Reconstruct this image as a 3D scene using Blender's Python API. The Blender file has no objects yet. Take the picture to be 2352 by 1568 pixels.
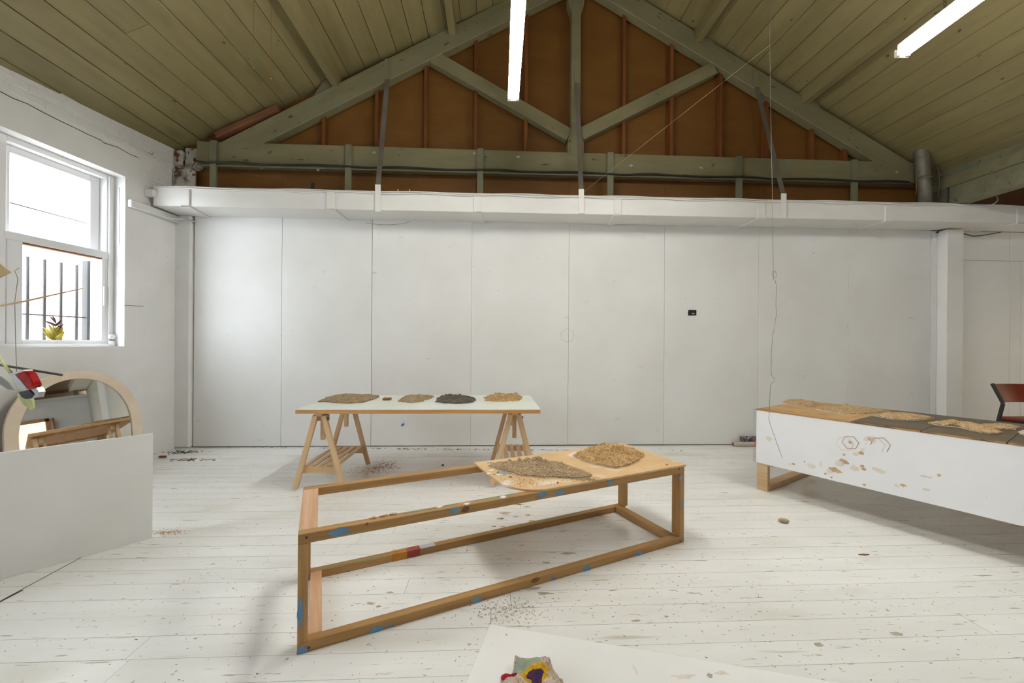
import bpy, bmesh, math, random
from mathutils import Matrix, Vector, noise
random.seed(7)
S = bpy.context.scene
C = S.collection

# ------------------------------------------------------------------ camera
F, H, CX, CY, RO = 917.0, 1.30, 1176.0, 788.0, math.radians(0.42)
cd = bpy.data.cameras.new('camera'); cd.sensor_width = 36.0; cd.lens = F / 2352 * 36
cd.shift_y = (CY - 784) / 2352; cd.clip_start = .05; cd.clip_end = 100
cam = bpy.data.objects.new('camera', cd); C.objects.link(cam); S.camera = cam
cam.matrix_world = Matrix.Translation((0, 0, H)) @ Matrix.Rotation(math.pi / 2, 4, 'X') @ Matrix.Rotation(RO, 4, 'Z')
# ------------------------------------------------------------------ world, exposure
W = bpy.data.worlds.new('World'); S.world = W; W.use_nodes = True
bg = W.node_tree.nodes['Background']
bg.inputs[0].default_value = (.87, .93, 1.0, 1); bg.inputs[1].default_value = 9.2
S.view_settings.view_transform = 'Standard'; S.view_settings.look = 'None'
S.view_settings.exposure = 1.32; S.view_settings.gamma = 1.0; S.view_settings.use_curve_mapping = False
TUBE = 68.0
S.cycles.max_bounces = 6; S.cycles.adaptive_threshold = .02; S.cycles.diffuse_bounces = 4; S.cycles.glossy_bounces = 3; S.cycles.transmission_bounces = 2; S.cycles.transparent_max_bounces = 8


# ------------------------------------------------------------------ measuring helpers (photo pixel -> place in the room)
def ray(px, py):
    a = (px - CX) / F; b = -(py - CY) / F; c, s = math.cos(RO), math.sin(RO)
    return Vector((a * c - b * s, 1.0, a * s + b * c))
def onP(px, py, n, d):
    r = ray(px, py); n = Vector(n)
    return Vector((0, 0, H)) + r * ((d - n.z * H) / n.dot(r))
def onZ(px, py, z=0.0): return onP(px, py, (0, 0, 1), z)
def onY(px, py, y): return onP(px, py, (0, 1, 0), y)
# back wall frame: x' along the wall, y' into the wall, origin below the picture centre
AL = math.atan(.047)
BW = Matrix.Translation((0, 5.05, 0)) @ Matrix.Rotation(AL, 4, 'Z')
BWi = BW.inverted()
def A(px, py, v):
    n = Vector((-math.sin(AL), math.cos(AL), 0)); return BWi @ onP(px, py, n, 5.05 * math.cos(AL) - v)
# left wall frame: y' along the wall (into the picture), x' into the room
BL = math.atan(.055)
LW = Matrix.Translation((-4.09, 4.7, 0)) @ Matrix.Rotation(-BL, 4, 'Z')
LWi = LW.inverted()


# ------------------------------------------------------------------ materials
def lin(r, g, b):
    f = lambda v: (v / 255 / 12.92) if v / 255 <= .04045 else ((v / 255 + .055) / 1.055) ** 2.4
    return (f(r), f(g), f(b), 1)
def nd(nt, t, **k):
    n = nt.nodes.new(t)
    for a, v in k.items():
        if a.startswith('i_'):
            n.inputs[a[2:].replace('_', ' ')].default_value = v
        else: setattr(n, a, v)
    return n
def ramp(nt, src, stops):
    r = nt.nodes.new('ShaderNodeValToRGB'); e = r.color_ramp.elements
    while len(e) < len(stops): e.new(.5)
    for k, (p, c) in enumerate(stops): e[k].position = p; e[k].color = c
    nt.links.new(src, r.inputs[0]); return r.outputs[0]
def mixc(nt, fac, a, b):
    m = nt.nodes.new('ShaderNodeMix'); m.data_type = 'RGBA'
    for i, v in ((0, fac), (6, a), (7, b)):
        if hasattr(v, 'is_output'): nt.links.new(v, m.inputs[i])
        else: m.inputs[i].default_value = v
    return m.outputs[2]
def pmat(name, c1, c2=None, sc=(3, 3, 3), lo=.35, hi=.65, rough=.6, bump=0, bsc=None, specks=(), metal=0, rnd=0, spec=.4, dist=0, coat=0):
    m = bpy.data.materials.new(name); m.use_nodes = True; nt = m.node_tree; L = nt.links
    bs = nt.nodes['Principled BSDF']
    tc = nd(nt, 'ShaderNodeTexCoord'); oi = nd(nt, 'ShaderNodeObjectInfo')
    off = nd(nt, 'ShaderNodeVectorMath', operation='SCALE'); off.inputs[0].default_value = (37, 19, 53)
    L.new(oi.outputs['Random'], off.inputs[3])
    ad = nd(nt, 'ShaderNodeVectorMath', operation='ADD'); L.new(tc.outputs['Object'], ad.inputs[0]); L.new(off.outputs[0], ad.inputs[1])
    def noi(scale, detail=3, rough_=.6):
        mp = nd(nt, 'ShaderNodeMapping'); mp.inputs['Scale'].default_value = scale
        L.new(ad.outputs[0], mp.inputs[0])
        n = nd(nt, 'ShaderNodeTexNoise'); n.inputs['Scale'].default_value = 1; n.inputs['Detail'].default_value = detail
        n.inputs['Roughness'].default_value = rough_; n.inputs['Distortion'].default_value = dist
        L.new(mp.outputs[0], n.inputs[0]); return n.outputs[0]
    if c2 is not None: col = ramp(nt, noi(sc), [(lo, c1), (hi, c2)])
    else:
        r = nd(nt, 'ShaderNodeRGB'); r.outputs[0].default_value = c1; col = r.outputs[0]
    for (sc_, a, b, cc) in specks:
        f = ramp(nt, noi(sc_, 2, .55), [(a, (0, 0, 0, 1)), (b, (1, 1, 1, 1))])
        col = mixc(nt, f, col, cc)
    if rnd:
        hv = nd(nt, 'ShaderNodeHueSaturation'); L.new(col, hv.inputs['Color'])
        mr = nd(nt, 'ShaderNodeMapRange'); mr.inputs[3].default_value = 1 - rnd; mr.inputs[4].default_value = 1 + rnd
        L.new(oi.outputs['Random'], mr.inputs[0]); L.new(mr.outputs[0], hv.inputs['Value']); col = hv.outputs[0]
    L.new(col, bs.inputs['Base Color'])
    bs.inputs['Roughness'].default_value = rough; bs.inputs['Metallic'].default_value = metal
    bs.inputs['Specular IOR Level'].default_value = spec
    if coat: bs.inputs['Coat Weight'].default_value = coat; bs.inputs['Coat Roughness'].default_value = .15
    if bump:
        b = nd(nt, 'ShaderNodeBump'); b.inputs['Strength'].default_value = bump; b.inputs['Distance'].default_value = .01
        L.new(noi(bsc or sc), b.inputs['Height']); L.new(b.outputs[0], bs.inputs['Normal'])
    return m
M = {}
M['floor'] = pmat('floor_paint', lin(238, 238, 237), lin(230, 230, 227), (.8, 5, 5), rough=.22, bump=.22, bsc=(3, 14, 14), rnd=.015,
    specks=[((7, 60, 20), .67, .74, lin(176, 170, 156)), ((45, 75, 40), .705, .74, lin(120, 110, 94)), ((1.3, 2.2, 2), .62, .9, lin(212, 208, 196)), ((2.5, 30, 9), .66, .8, lin(206, 202, 190))])
M['floor_base'] = pmat('floor_base', lin(112, 104, 94))
M['panel'] = pmat('white_panel', lin(229, 229, 228), lin(223, 222, 220), (1.2, 1.2, 1.2), rough=.55, bump=.04, bsc=(20, 20, 20), rnd=.012,
    specks=[((60, 60, 60), .765, .785, lin(120, 116, 110)), ((5, 5, 16), .72, .8, lin(206, 204, 200))])
M['wallpaint'] = pmat('wall_paint', lin(231, 231, 231), lin(224, 224, 223), (2, 2, 2), rough=.55, bump=.16, bsc=(9, 9, 9),
    specks=[((40, 40, 70), .75, .775, lin(110, 104, 98))])
M['brick'] = pmat('painted_brick', lin(231, 231, 231), lin(224, 224, 223), (8, 8, 8), rough=.6, bump=.35, bsc=(30, 30, 30))
M['duct'] = pmat('duct_paint', lin(228, 227, 224), lin(221, 219, 216), (1.5, 2, 3), rough=.5, bump=.05, bsc=(12, 12, 12))
M['white'] = pmat('white_gloss', lin(230, 230, 232), rough=.4)
M['dark'] = pmat('dark_gap', lin(32, 28, 26))
M['ceil'] = pmat('olive_board', lin(136, 124, 86), lin(124, 112, 76), (6, 1.2, 6), rough=.5, rnd=.05, bump=.1, bsc=(30, 4, 30),
    specks=[((16, 7, 16), .73, .77, lin(74, 64, 44)), ((2.5, 1.2, 3), .66, .82, lin(104, 94, 64))])
M['ceil_base'] = pmat('roof_sarking', lin(124, 104, 78))
M['framing'] = pmat('wall_framing', lin(136, 112, 84))
M['truss'] = pmat('truss_paint', lin(126, 119, 90), lin(113, 107, 78), (1.5, 6, 6), rough=.55, bump=.15, bsc=(4, 20, 20),
    specks=[((7, 18, 18), .67, .73, lin(78, 68, 48)), ((3, 4, 4), .62, .8, lin(118, 122, 100))])
M['beam'] = pmat('girder_paint', lin(118, 117, 93), lin(104, 102, 80), (1.5, 6, 6), rough=.55, bump=.15, bsc=(4, 20, 20), specks=[((7, 18, 18), .67, .73, lin(84, 76, 58))])
M['gable_low'] = pmat('orange_board', lin(112, 74, 27), lin(103, 66, 23), (2, 2, 6), rough=.6, bump=.08, bsc=(30, 30, 30), rnd=.04)
M['gable'] = pmat('brown_board', lin(112, 74, 27), lin(103, 66, 23), (2, 2, 6), rough=.6, bump=.08, bsc=(30, 30, 30), rnd=.05)
M['stud'] = pmat('stud_wood', lin(118, 68, 26), lin(94, 51, 18), (18, 18, 1.2), rough=.6, rnd=.12)
M['redwood'] = pmat('packing_wood', lin(128, 82, 54), lin(104, 66, 44), (2, 20, 20), rough=.7)
M['steel'] = pmat('strap_steel', lin(112, 106, 96), lin(96, 88, 80), (4, 4, 4), rough=.6, metal=.2)
M['cable'] = pmat('black_cable', lin(40, 38, 34), rough=.5)
M['galv'] = pmat('galvanised', lin(128, 124, 112), lin(108, 104, 92), (12, 12, 12), rough=.5, metal=.3)
M['peel'] = pmat('peeling_brick', lin(200, 196, 186), lin(176, 170, 158), (6, 6, 6), rough=.8, bump=.5, bsc=(18, 18, 18), specks=[((13, 13, 10), .56, .6, lin(110, 58, 44)), ((9, 9, 6), .52, .72, lin(92, 84, 72))])
M['pine'] = pmat('pine', lin(184, 144, 92), lin(160, 120, 72), (1.6, 26, 26), rough=.55, bump=.08, bsc=(3, 50, 50), rnd=.05, dist=.6, specks=[((2.5, 9, 9), .73, .77, lin(134, 88, 48))])
M['pine2'] = pmat('pale_pine', lin(216, 186, 148), lin(200, 166, 126), (1.4, 22, 22), rough=.55, bump=.05, bsc=(3, 50, 50), rnd=.04, dist=.5)
M['pink'] = pmat('pinkish_ply', lin(216, 178, 144), lin(198, 154, 118), (1.2, 14, 14), rough=.6, dist=1.2)
M['beech'] = pmat('beech', lin(222, 190, 150), lin(210, 175, 133), (1.2, 24, 24), rough=.5, rnd=.04)
M['mdf'] = pmat('mdf', lin(218, 184, 138), lin(206, 170, 124), (5, 5, 5), rough=.55, specks=[((90, 90, 90), .67, .72, lin(156, 116, 76)), ((3.2, 4.5, 4), .6, .72, lin(232, 228, 224))])
M['tabletop'] = pmat('table_laminate', lin(226, 230, 222), lin(214, 219, 208), (3, 3, 3), rough=.3, specks=[((40, 40, 40), .74, .77, lin(150, 146, 132))])
M['edge'] = pmat('table_edge', lin(206, 156, 104), lin(188, 136, 84), (2, 30, 30), rough=.5)
M['sheet'] = pmat('upright_sheet', lin(228, 228, 227), lin(223, 223, 221), (2, 2, 2), rough=.45)
M['board'] = pmat('white_board', lin(240, 240, 240), lin(235, 235, 234), (2, 2, 2), rough=.45, specks=[((25, 25, 25), .77, .8, lin(170, 165, 158))])
M['acrylic'] = pmat('white_sheet', lin(240, 240, 243), lin(235, 235, 238), (2, 2, 2), rough=.3, specks=[((9, 9, 9), .72, .8, lin(222, 218, 214)), ((55, 55, 55), .765, .785, lin(130, 122, 112))])
M['tanply'] = pmat('tan_ply', lin(186, 152, 104), lin(172, 136, 90), (2, 8, 8), rough=.6, specks=[((3, 6, 6), .6, .68, lin(140, 104, 64))])
M['darkply'] = pmat('dark_ply', lin(98, 84, 64), lin(80, 68, 54), (2, 10, 10), rough=.5, specks=[((12, 30, 30), .68, .74, lin(132, 112, 84))])
M['rawedge'] = pmat('raw_edge', lin(176, 132, 78), lin(92, 66, 42), (9, 20, 20), rough=.7, lo=.42, hi=.6)
def sand(name, a, b, fleck, dark):
    return pmat(name, a, b, (22, 22, 22), rough=.95, bump=1.0, bsc=(70, 70, 70), spec=.15, specks=[((120, 120, 120), .56, .64, dark), ((90, 90, 90), .66, .70, fleck)])
M['sand_grey'] = sand('pulp_greybrown', lin(180, 157, 126), lin(150, 128, 99), lin(236, 226, 200), lin(104, 86, 62))
M['sand_gold'] = sand('pulp_golden', lin(198, 166, 120), lin(168, 132, 88), lin(244, 232, 200), lin(116, 82, 48))
M['sand_dark'] = sand('pulp_charcoal', lin(118, 108, 98), lin(90, 82, 74), lin(150, 142, 130), lin(58, 52, 48))
M['sand_tan'] = sand('pulp_tan', lin(196, 168, 130), lin(172, 142, 104), lin(240, 228, 204), lin(118, 90, 58))
M['sand_pale'] = sand('pulp_pale', lin(214, 196, 180), lin(184, 164, 146), lin(250, 244, 238), lin(128, 112, 98))
M['paperwhite'] = pmat('paper_backing', lin(240, 238, 234), rough=.7)
M['cream'] = pmat('mirror_frame', lin(226, 210, 190), lin(219, 201, 179), (8, 8, 8), rough=.45)
M['red'] = pmat('chair_vinyl', lin(132, 46, 22), lin(108, 34, 18), (5, 5, 5), rough=.45)
M['black'] = pmat('black_metal_and_screw_holes', lin(46, 46, 46), rough=.45)
M['blue'] = pmat('blue_paint', lin(112, 152, 184), lin(98, 138, 172), (12, 12, 12), rough=.5)
M['teal'] = pmat('green_chalk', lin(104, 144, 120), rough=.7)
M['redpaint'] = pmat('red_stain', lin(170, 84, 66), lin(150, 66, 56), (12, 12, 12), rough=.6)
M['ochre'] = pmat('ochre_stain', lin(190, 134, 50), lin(170, 116, 40), (12, 12, 12), rough=.6)
M['lilac'] = pmat('lilac_paint', lin(196, 194, 206), rough=.6)
M['stain'] = pmat('coffee_stain', lin(206, 176, 140), lin(190, 156, 116), (14, 14, 14), rough=.5)
M['stain_pale'] = pmat('pale_stain', lin(228, 220, 210), lin(220, 210, 198), (14, 14, 14), rough=.5)
M['stain_dark'] = pmat('dark_stain', lin(166, 128, 92), rough=.5)
M['grime'] = pmat('floor_grime', lin(186, 178, 160), lin(160, 150, 130), (20, 20, 20), rough=.6)
M['soot_and_crack_shade'] = pmat('soot_and_crack_shade', lin(60, 56, 50), rough=.8)
M['sawdust'] = pmat('sawdust', lin(196, 152, 104), lin(150, 106, 66), (50, 50, 50), rough=.9)
M['grey'] = pmat('grey_paint', lin(150, 150, 146), rough=.6)
M['bluetape'] = pmat('blue_tape', lin(40, 100, 200), rough=.5)
M['wire'] = pmat('thin_wire', lin(120, 116, 108), rough=.5)
M['string'] = pmat('pale_string', lin(204, 190, 150), rough=.7)
M['bronze'] = pmat('orange_string', lin(150, 104, 50), rough=.7)
M['cork'] = pmat('brown_wood_and_peg_hole_shade', lin(138, 98, 64), lin(112, 76, 48), (10, 30, 30), rough=.6)
M['stone'] = pmat('stone', lin(186, 170, 146), lin(160, 144, 120), (30, 30, 30), rough=.8, bump=.3)
M['leafy'] = pmat('yellow_leaf', lin(206, 190, 60), lin(150, 140, 40), (20, 20, 20), rough=.5)
M['darkleaf'] = pmat('dark_petal', lin(70, 40, 46), rough=.6)
M['outbrick'] = pmat('outside_brick', lin(196, 150, 132), lin(176, 128, 110), (9, 9, 9), rough=.8, rnd=.1)
M['concrete'] = pmat('concrete', lin(190, 186, 178), lin(170, 166, 158), (2, 2, 2), rough=.9)
M['chrome'] = pmat('chrome', lin(200, 202, 206), rough=.2, metal=.8)
M['redlens'] = pmat('red_lens', lin(200, 20, 24), lin(140, 8, 14), (60, 60, 60), rough=.12, coat=.6)
M['tape'] = pmat('yellow_tape', lin(206, 206, 150), lin(180, 184, 120), (30, 30, 30), rough=.35)
M['cardtan'] = pmat('tan_card', lin(214, 186, 140), rough=.7)
M['doorwood'] = pmat('door_wood', lin(196, 150, 84), lin(176, 128, 66), (12, 12, 1.2), rough=.5)
M['brownply'] = pmat('brown_ply', lin(140, 92, 58), lin(120, 76, 46), (4, 4, 1), rough=.6)
M['print'] = pmat('roll_print', lin(58, 58, 62), lin(140, 140, 144), (26, 26, 26), lo=.52, hi=.58, rough=.4)
M['cardroll'] = pmat('card_roll', lin(190, 180, 164), lin(170, 158, 140), (5, 40, 40), rough=.6)
M['orange'] = pmat('orange_label', lin(232, 110, 40), rough=.5)
M['fixture'] = pmat('fixture_white', lin(226, 222, 206), rough=.4)
M['yellowfelt'] = pmat('yellow_felt', lin(206, 164, 30), lin(180, 136, 20), (60, 60, 60), rough=.95, bump=.5)
M['redfelt'] = pmat('red_felt', lin(178, 34, 52), lin(140, 22, 40), (60, 60, 60), rough=.95, bump=.5)
M['bluefelt'] = pmat('navy_felt', lin(44, 42, 84), lin(92, 40, 64), (40, 40, 40), rough=.95, bump=.5)
M['greenpaint'] = pmat('sage_pigment', lin(138, 156, 142), lin(160, 166, 148), (30, 30, 30), rough=.95, bump=.5)
def emis(name, col, st):
    m = bpy.data.materials.new(name); m.use_nodes = True; nt = m.node_tree; nt.nodes.clear()
    e = nd(nt, 'ShaderNodeEmission'); e.inputs[0].default_value = col; e.inputs[1].default_value = st
    o = nd(nt, 'ShaderNodeOutputMaterial'); nt.links.new(e.outputs[0], o.inputs[0]); return m
M['tube'] = emis('fluorescent_tube', (1.0, .985, .92, 1), TUBE)
M['glow'] = emis('lit_room', (1.0, .80, .42, 1), 1.1)
def glassy(name, tint, gl, rough):
    m = bpy.data.materials.new(name); m.use_nodes = True; nt = m.node_tree; nt.nodes.clear()
    t = nd(nt, 'ShaderNodeBsdfTransparent'); t.inputs[0].default_value = tint
    g = nd(nt, 'ShaderNodeBsdfGlossy'); g.inputs['Roughness'].default_value = rough
    x = nd(nt, 'ShaderNodeMixShader'); x.inputs[0].default_value = gl
    o = nd(nt, 'ShaderNodeOutputMaterial')
    nt.links.new(t.outputs[0], x.inputs[1]); nt.links.new(g.outputs[0], x.inputs[2]); nt.links.new(x.outputs[0], o.inputs[0]); return m
M['glass'] = glassy('window_glass', (.97, .98, .98, 1), .05, .03)
M['clear'] = glassy('clear_sheet', (.93, .94, .94, 1), .08, .1)
mm = bpy.data.materials.new('mirror_glass'); mm.use_nodes = True; b_ = mm.node_tree.nodes['Principled BSDF']
b_.inputs['Metallic'].default_value = 1; b_.inputs['Roughness'].default_value = .015; b_.inputs['Base Color'].default_value = (.80, .82, .80, 1)
M['mirror'] = mm


# ------------------------------------------------------------------ object helpers
def link(o, parent=None, mtx=None):
    C.objects.link(o)
    if parent is not None: o.parent = parent
    if mtx is not None: o.matrix_basis = mtx
    return o
def tag(o, label=None, cat=None, group=None, kind=None):
    for k, v in (('label', label), ('category', cat), ('group', group), ('kind', kind)):
        if v: o[k] = v
    return o
def empty(name, mtx, label=None, cat=None, group=None, kind=None):
    o = bpy.data.objects.new(name, None); o.empty_display_size = .1
    link(o, None, mtx); return tag(o, label, cat, group, kind)
def T(x, y, z=0, a=0): return Matrix.Translation((x, y, z)) @ Matrix.Rotation(a, 4, 'Z')
def raw(name, verts, faces, mat, parent=None, mtx=None, smooth=False, bevel=0):
    me = bpy.data.meshes.new(name)
    bm = bmesh.new(); vs = [bm.verts.new(v) for v in verts]
    for f in faces:
        try: bm.faces.new([vs[i] for i in f])
        except ValueError: pass
    bmesh.ops.recalc_face_normals(bm, faces=bm.faces[:])
    if bevel: bmesh.ops.bevel(bm, geom=bm.edges[:], offset=bevel, segments=1, affect='EDGES', profile=.7)
    bm.to_mesh(me); bm.free()
    if smooth: me.polygons.foreach_set('use_smooth', [True] * len(me.polygons))
    if mat is not None: me.materials.append(M[mat] if isinstance(mat, str) else mat)
    return link(bpy.data.objects.new(name, me), parent, mtx)
BF = [(0, 1, 3, 2), (4, 6, 7, 5), (0, 4, 5, 1), (2, 3, 7, 6), (0, 2, 6, 4), (1, 5, 7, 3)]
def bverts(x0, x1, y0, y1, z0, z1): return [(x, y, z) for x in (x0, x1) for y in (y0, y1) for z in (z0, z1)]
def box(name, x0, x1, y0, y1, z0, z1, mat, parent=None, mtx=None, bevel=0):
    c = Vector(((x0 + x1) / 2, (y0 + y1) / 2, (z0 + z1) / 2))
    v = [Vector(p) - c for p in bverts(x0, x1, y0, y1, z0, z1)]
    return raw(name, v, BF, mat, parent, (mtx or Matrix()) @ Matrix.Translation(c), bevel=bevel)
def boxes(name, lst, mat, parent=None, mtx=None):
    v, f = [], []
    for b in lst:
        o = len(v); v += bverts(*b); f += [tuple(i + o for i in q) for q in BF]
    return raw(name, v, f, mat, parent, mtx)
def beam(name, p0, p1, w, h, mat, parent=None, up=(0, 0, 1), bevel=.002, ext=0):
    """timber of length |p1-p0|, w wide (sideways), h high (along up), centred on the line; own x axis runs along the grain"""
    p0, p1 = Vector(p0), Vector(p1); x = (p1 - p0).normalized(); p0 = p0 - x * ext; p1 = p1 + x * ext
    up = Vector(up); y = up.cross(x).normalized(); z = x.cross(y)
    m = Matrix((x, y, z)).transposed().to_4x4(); m.translation = (p0 + p1) / 2
    L = (p1 - p0).length / 2
    return raw(name, bverts(-L, L, -w / 2, w / 2, -h / 2, h / 2), BF, mat, parent, m, bevel=bevel)
def prism(name, pts, axis, t, mat, parent=None, mtx=None, bevel=0):
    """polygon pts (3d) pushed by vector axis*t"""
    pts = [Vector(p) for p in pts]; a = Vector(axis) * t; n = len(pts)
    c = sum(pts, Vector()) / n + a / 2
    v = [p - c for p in pts] + [p + a - c for p in pts]
    f = [tuple(range(n)), tuple(range(2 * n - 1, n - 1, -1))] + [(i, (i + 1) % n, n + (i + 1) % n, n + i) for i in range(n)]
    return raw(name, v, f, mat, parent, (mtx or Matrix()) @ Matrix.Translation(c), bevel=bevel)
def tubeverts(pts, r, seg=6):
    pts = [Vector(p) for p in pts]; v, f = [], []
    for i, p in enumerate(pts):
        d = (pts[min(i + 1, len(pts) - 1)] - pts[max(i - 1, 0)]).normalized()
        a = d.cross(Vector((.13, .31, .94))); a = a.normalized() if a.length > .05 else d.cross(Vector((1, 0, 0))).normalized()
        b = d.cross(a)
        rr = r[i] if isinstance(r, (list, tuple)) else r
        v += [p + (a * math.cos(2 * math.pi * k / seg) + b * math.sin(2 * math.pi * k / seg)) * rr for k in range(seg)]
    for i in range(len(pts) - 1):
        f += [(i * seg + k, i * seg + (k + 1) % seg, (i + 1) * seg + (k + 1) % seg, (i + 1) * seg + k) for k in range(seg)]
    f += [tuple(range(seg)), tuple(range((len(pts) - 1) * seg, len(pts) * seg))]
    return v, f
def tube(name, pts, r, mat, parent=None, mtx=None, seg=6):
    c = Vector(pts[0]); v, f = tubeverts([Vector(p) - c for p in pts], r, seg)
    return raw(name, v, f, mat, parent, (mtx or Matrix()) @ Matrix.Translation(c), smooth=True)
def smoothline(pts, n=8):
    pts = [Vector(p) for p in pts]; out = []
    P = [pts[0]] + pts + [pts[-1]]
    for i in range(1, len(P) - 2):
        for k in range(n):
            t = k / n; a, b, c, d = P[i - 1:i + 3]
            out.append(.5 * ((2 * b) + (c - a) * t + (2 * a - 5 * b + 4 * c - d) * t * t + (3 * b - a - 3 * c + d) * t ** 3))
    return out + [pts[-1]]
def blob(name, c, ux, uy, rx, ry, nrm, mat, parent=None, seed=0, t=.0006, rag=.25, n=18):
    """thin irregular patch of paint or stain lying on a surface"""
    c, ux, uy, nrm = Vector(c), Vector(ux), Vector(uy), Vector(nrm)
    pts = []
    for k in range(n):
        a = 2 * math.pi * k / n; q = 1 + rag * noise.noise((math.cos(a) * 1.7 + seed * 3.1, math.sin(a) * 1.7, seed * 1.7)) * 1.6
        pts.append(c + ux * rx * q * math.cos(a) + uy * ry * q * math.sin(a))
    return prism(name, pts, nrm, t, mat, parent)
def copy_tree(o, parent=None):
    c = o.copy(); C.objects.link(c); c.parent = parent
    for ch in o.children: copy_tree(ch, c)
    return c


# ================================================================== FLOOR
fl = boxes('floor', [(-4.7, 9.6, -9.0, .25, -.12, -.022)], 'floor_base', None, BW); tag(fl, kind='structure')
fw = .131; random.seed(3)
for r in range(68):
    y1 = .06 - r * fw; u = -4.45 + random.uniform(-1.2, 0)
    u0 = -4.45
    while u0 < 9.3:
        Lr = random.uniform(3.2, 5.4); u1 = min(u + Lr, 9.4); u = u1
        if u1 - u0 < .3: u1 = u = u0 + .3
        g = .0009 + (random.random() < .15) * random.uniform(0, .0014)
        box('floorboard', u0 + .001, u1 - .001, y1 - fw + g, y1 - g, -.022, random.uniform(-.0008, 0), 'floor', fl)
        u0 = u1
# dark strips laid as the shade of cracks beside the leaning white board
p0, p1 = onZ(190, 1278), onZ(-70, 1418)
beam('floor_crack_shade', BWi @ (p0 + Vector((0, 0, .0006))), BWi @ (p1 + Vector((0, 0, .0006))), .004, .0008, 'soot_and_crack_shade', fl, bevel=0)
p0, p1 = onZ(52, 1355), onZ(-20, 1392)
beam('floor_crack_shade', BWi @ (p0 + Vector((0, 0, .0008))), BWi @ (p1 + Vector((0, 0, .0008))), .009, .0008, 'soot_and_crack_shade', fl, bevel=0)
for k, (px, py, rx, ry) in enumerate([(1135, 1161, .035, .02), (1160, 1178, .04, .02), (1190, 1158, .045, .018), (1210, 1163, .03, .015), (1150, 1190, .03, .015), (1185, 1186, .02, .012),
        (1212, 1182, .022, .012), (1222, 1196, .03, .014), (1134, 1208, .018, .01), (1155, 1209, .018, .009), (1136, 1217, .014, .008), (850, 1385, .02, .008), (895, 1360, .015, .006),
        (1305, 1270, .05, .012), (1255, 1292, .02, .01), (1225, 1350, .05, .012), (1250, 1362, .04, .01), (1460, 1425, .02, .008), (1530, 1415, .012, .006), (2060, 1455, .03, .01), (1880, 1480, .02, .01), (870, 1392, .012, .006)]):
    q = onZ(px, py, .0002)
    blob('floor_mark', BWi @ q, (1, 0, 0), (0, 1, 0), rx, ry, (0, 0, 1), 'grime', fl, seed=k, t=.0004, rag=.5)
    if k % 2 == 0 and k < 11:
        blob('floor_mark', BWi @ (q + Vector((.008, -.004, .0005))), (1, 0, 0), (0, 1, 0), rx * .35, ry * .4, (0, 0, 1), 'soot_and_crack_shade', fl, seed=k + 40, t=.0004, rag=.6)

# ================================================================== BACK WALL (white sheets below, bare brown sheets above)
seams = [-3.886, -2.843, -1.75, -.514, .718, 1.961, 3.21, 4.434, 5.568]
wb = boxes('wall_back', [(-4.5, 9.6, .022, .14, 0, 2.86)], 'framing', None, BW); tag(wb, kind='structure')
gaps = [.004, .0025, .006, .002, .003, .003, .003, .002, .004]
for i in range(8):
    u0, u1 = seams[i], seams[i + 1]
    box('panel', u0 + gaps[i] / 2, u1 - gaps[i + 1] / 2, random.uniform(-.003, .002), .021, .012, 2.84, 'panel', wb, bevel=.0015)
for (a, b, z0, z1) in [(5.86, 6.69, .012, 2.452), (6.694, 6.85, .012, 2.452), (6.856, 7.9, .012, 2.452), (7.905, 9.5, .012, 2.452), (5.86, 6.685, 2.456, 2.84), (6.69, 8.0, 2.456, 2.84), (8.005, 9.5, 2.456, 2.84)]:
    box('panel', a, b, 0, .021, z0, z1, 'panel', wb, bevel=.0015)
# white post at the end of the panel wall
box('post', 5.572, 5.64, -.012, .021, .012, 2.83, 'panel', wb)
box('post', 5.646, 5.87, -.13, .021, .0, 2.82, 'panel', wb, bevel=.003)
# pencil ring, black card, blue tape, specks on the panels
cc = A(1303, 770, .0045)
v, f = tubeverts([cc + Vector((.083 * math.cos(t * math.pi / 20), 0, .083 * math.sin(t * math.pi / 20))) for t in range(40)] + [cc + Vector((.083, 0, 0))], .0011, 4)
raw('pencil_ring', v, f, 'grey', wb)
q = A(925, 975, .004); prism('tape_scrap', [q + Vector((x, 0, z)) for x, z in ((-.022, -.006), (.012, .022), (.022, .006), (-.01, -.024))], (0, -1, 0), .0012, 'bluetape', wb)
for px, py in ((1087, 612), (1145, 668), (1255, 588), (1410, 646), (1947, 749), (1653, 686), (1575, 684), (1868, 581)):
    q = A(px, py, .004); blob('wall_mark', q, (1, 0, 0), (0, 0, 1), .007, .005, (0, -1, 0), 'grime', wb, seed=px)
# gable above: roof line used for its top
RS, RS2, RA, RZ = .48, .53, .903, 6.0
def roofz(u): return RZ - (RS if u < RA else RS2) * abs(u - RA)
wg = boxes('wall_gable', [(-4.5, 9.6, .03, .14, 2.86, 6.4)], 'framing', None, BW); tag(wg, kind='structure')
sm = [-4.45] + seams[1:8] + [5.5]
for i in range(len(sm) - 1):
    u0, u1 = sm[i] + .0015, sm[i + 1] - .0015
    top = [(u1, roofz(u1) + .05)] + ([(RA, RZ + .05)] if u0 < RA < u1 else []) + [(u0, roofz(u0) + .05)]
    box('sheet', u0, u1, .004, .024, 2.845, 3.47, 'gable_low', wg)
    prism('upper_sheet', [(u0, .006, 3.472), (u1, .006, 3.472)] + [(u, .006, z) for u, z in top], (0, 1, 0), .02, 'gable', wg)
box('sheet', 5.51, 9.5, .004, .024, 2.84, 5.4, 'gable', wg)
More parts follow.
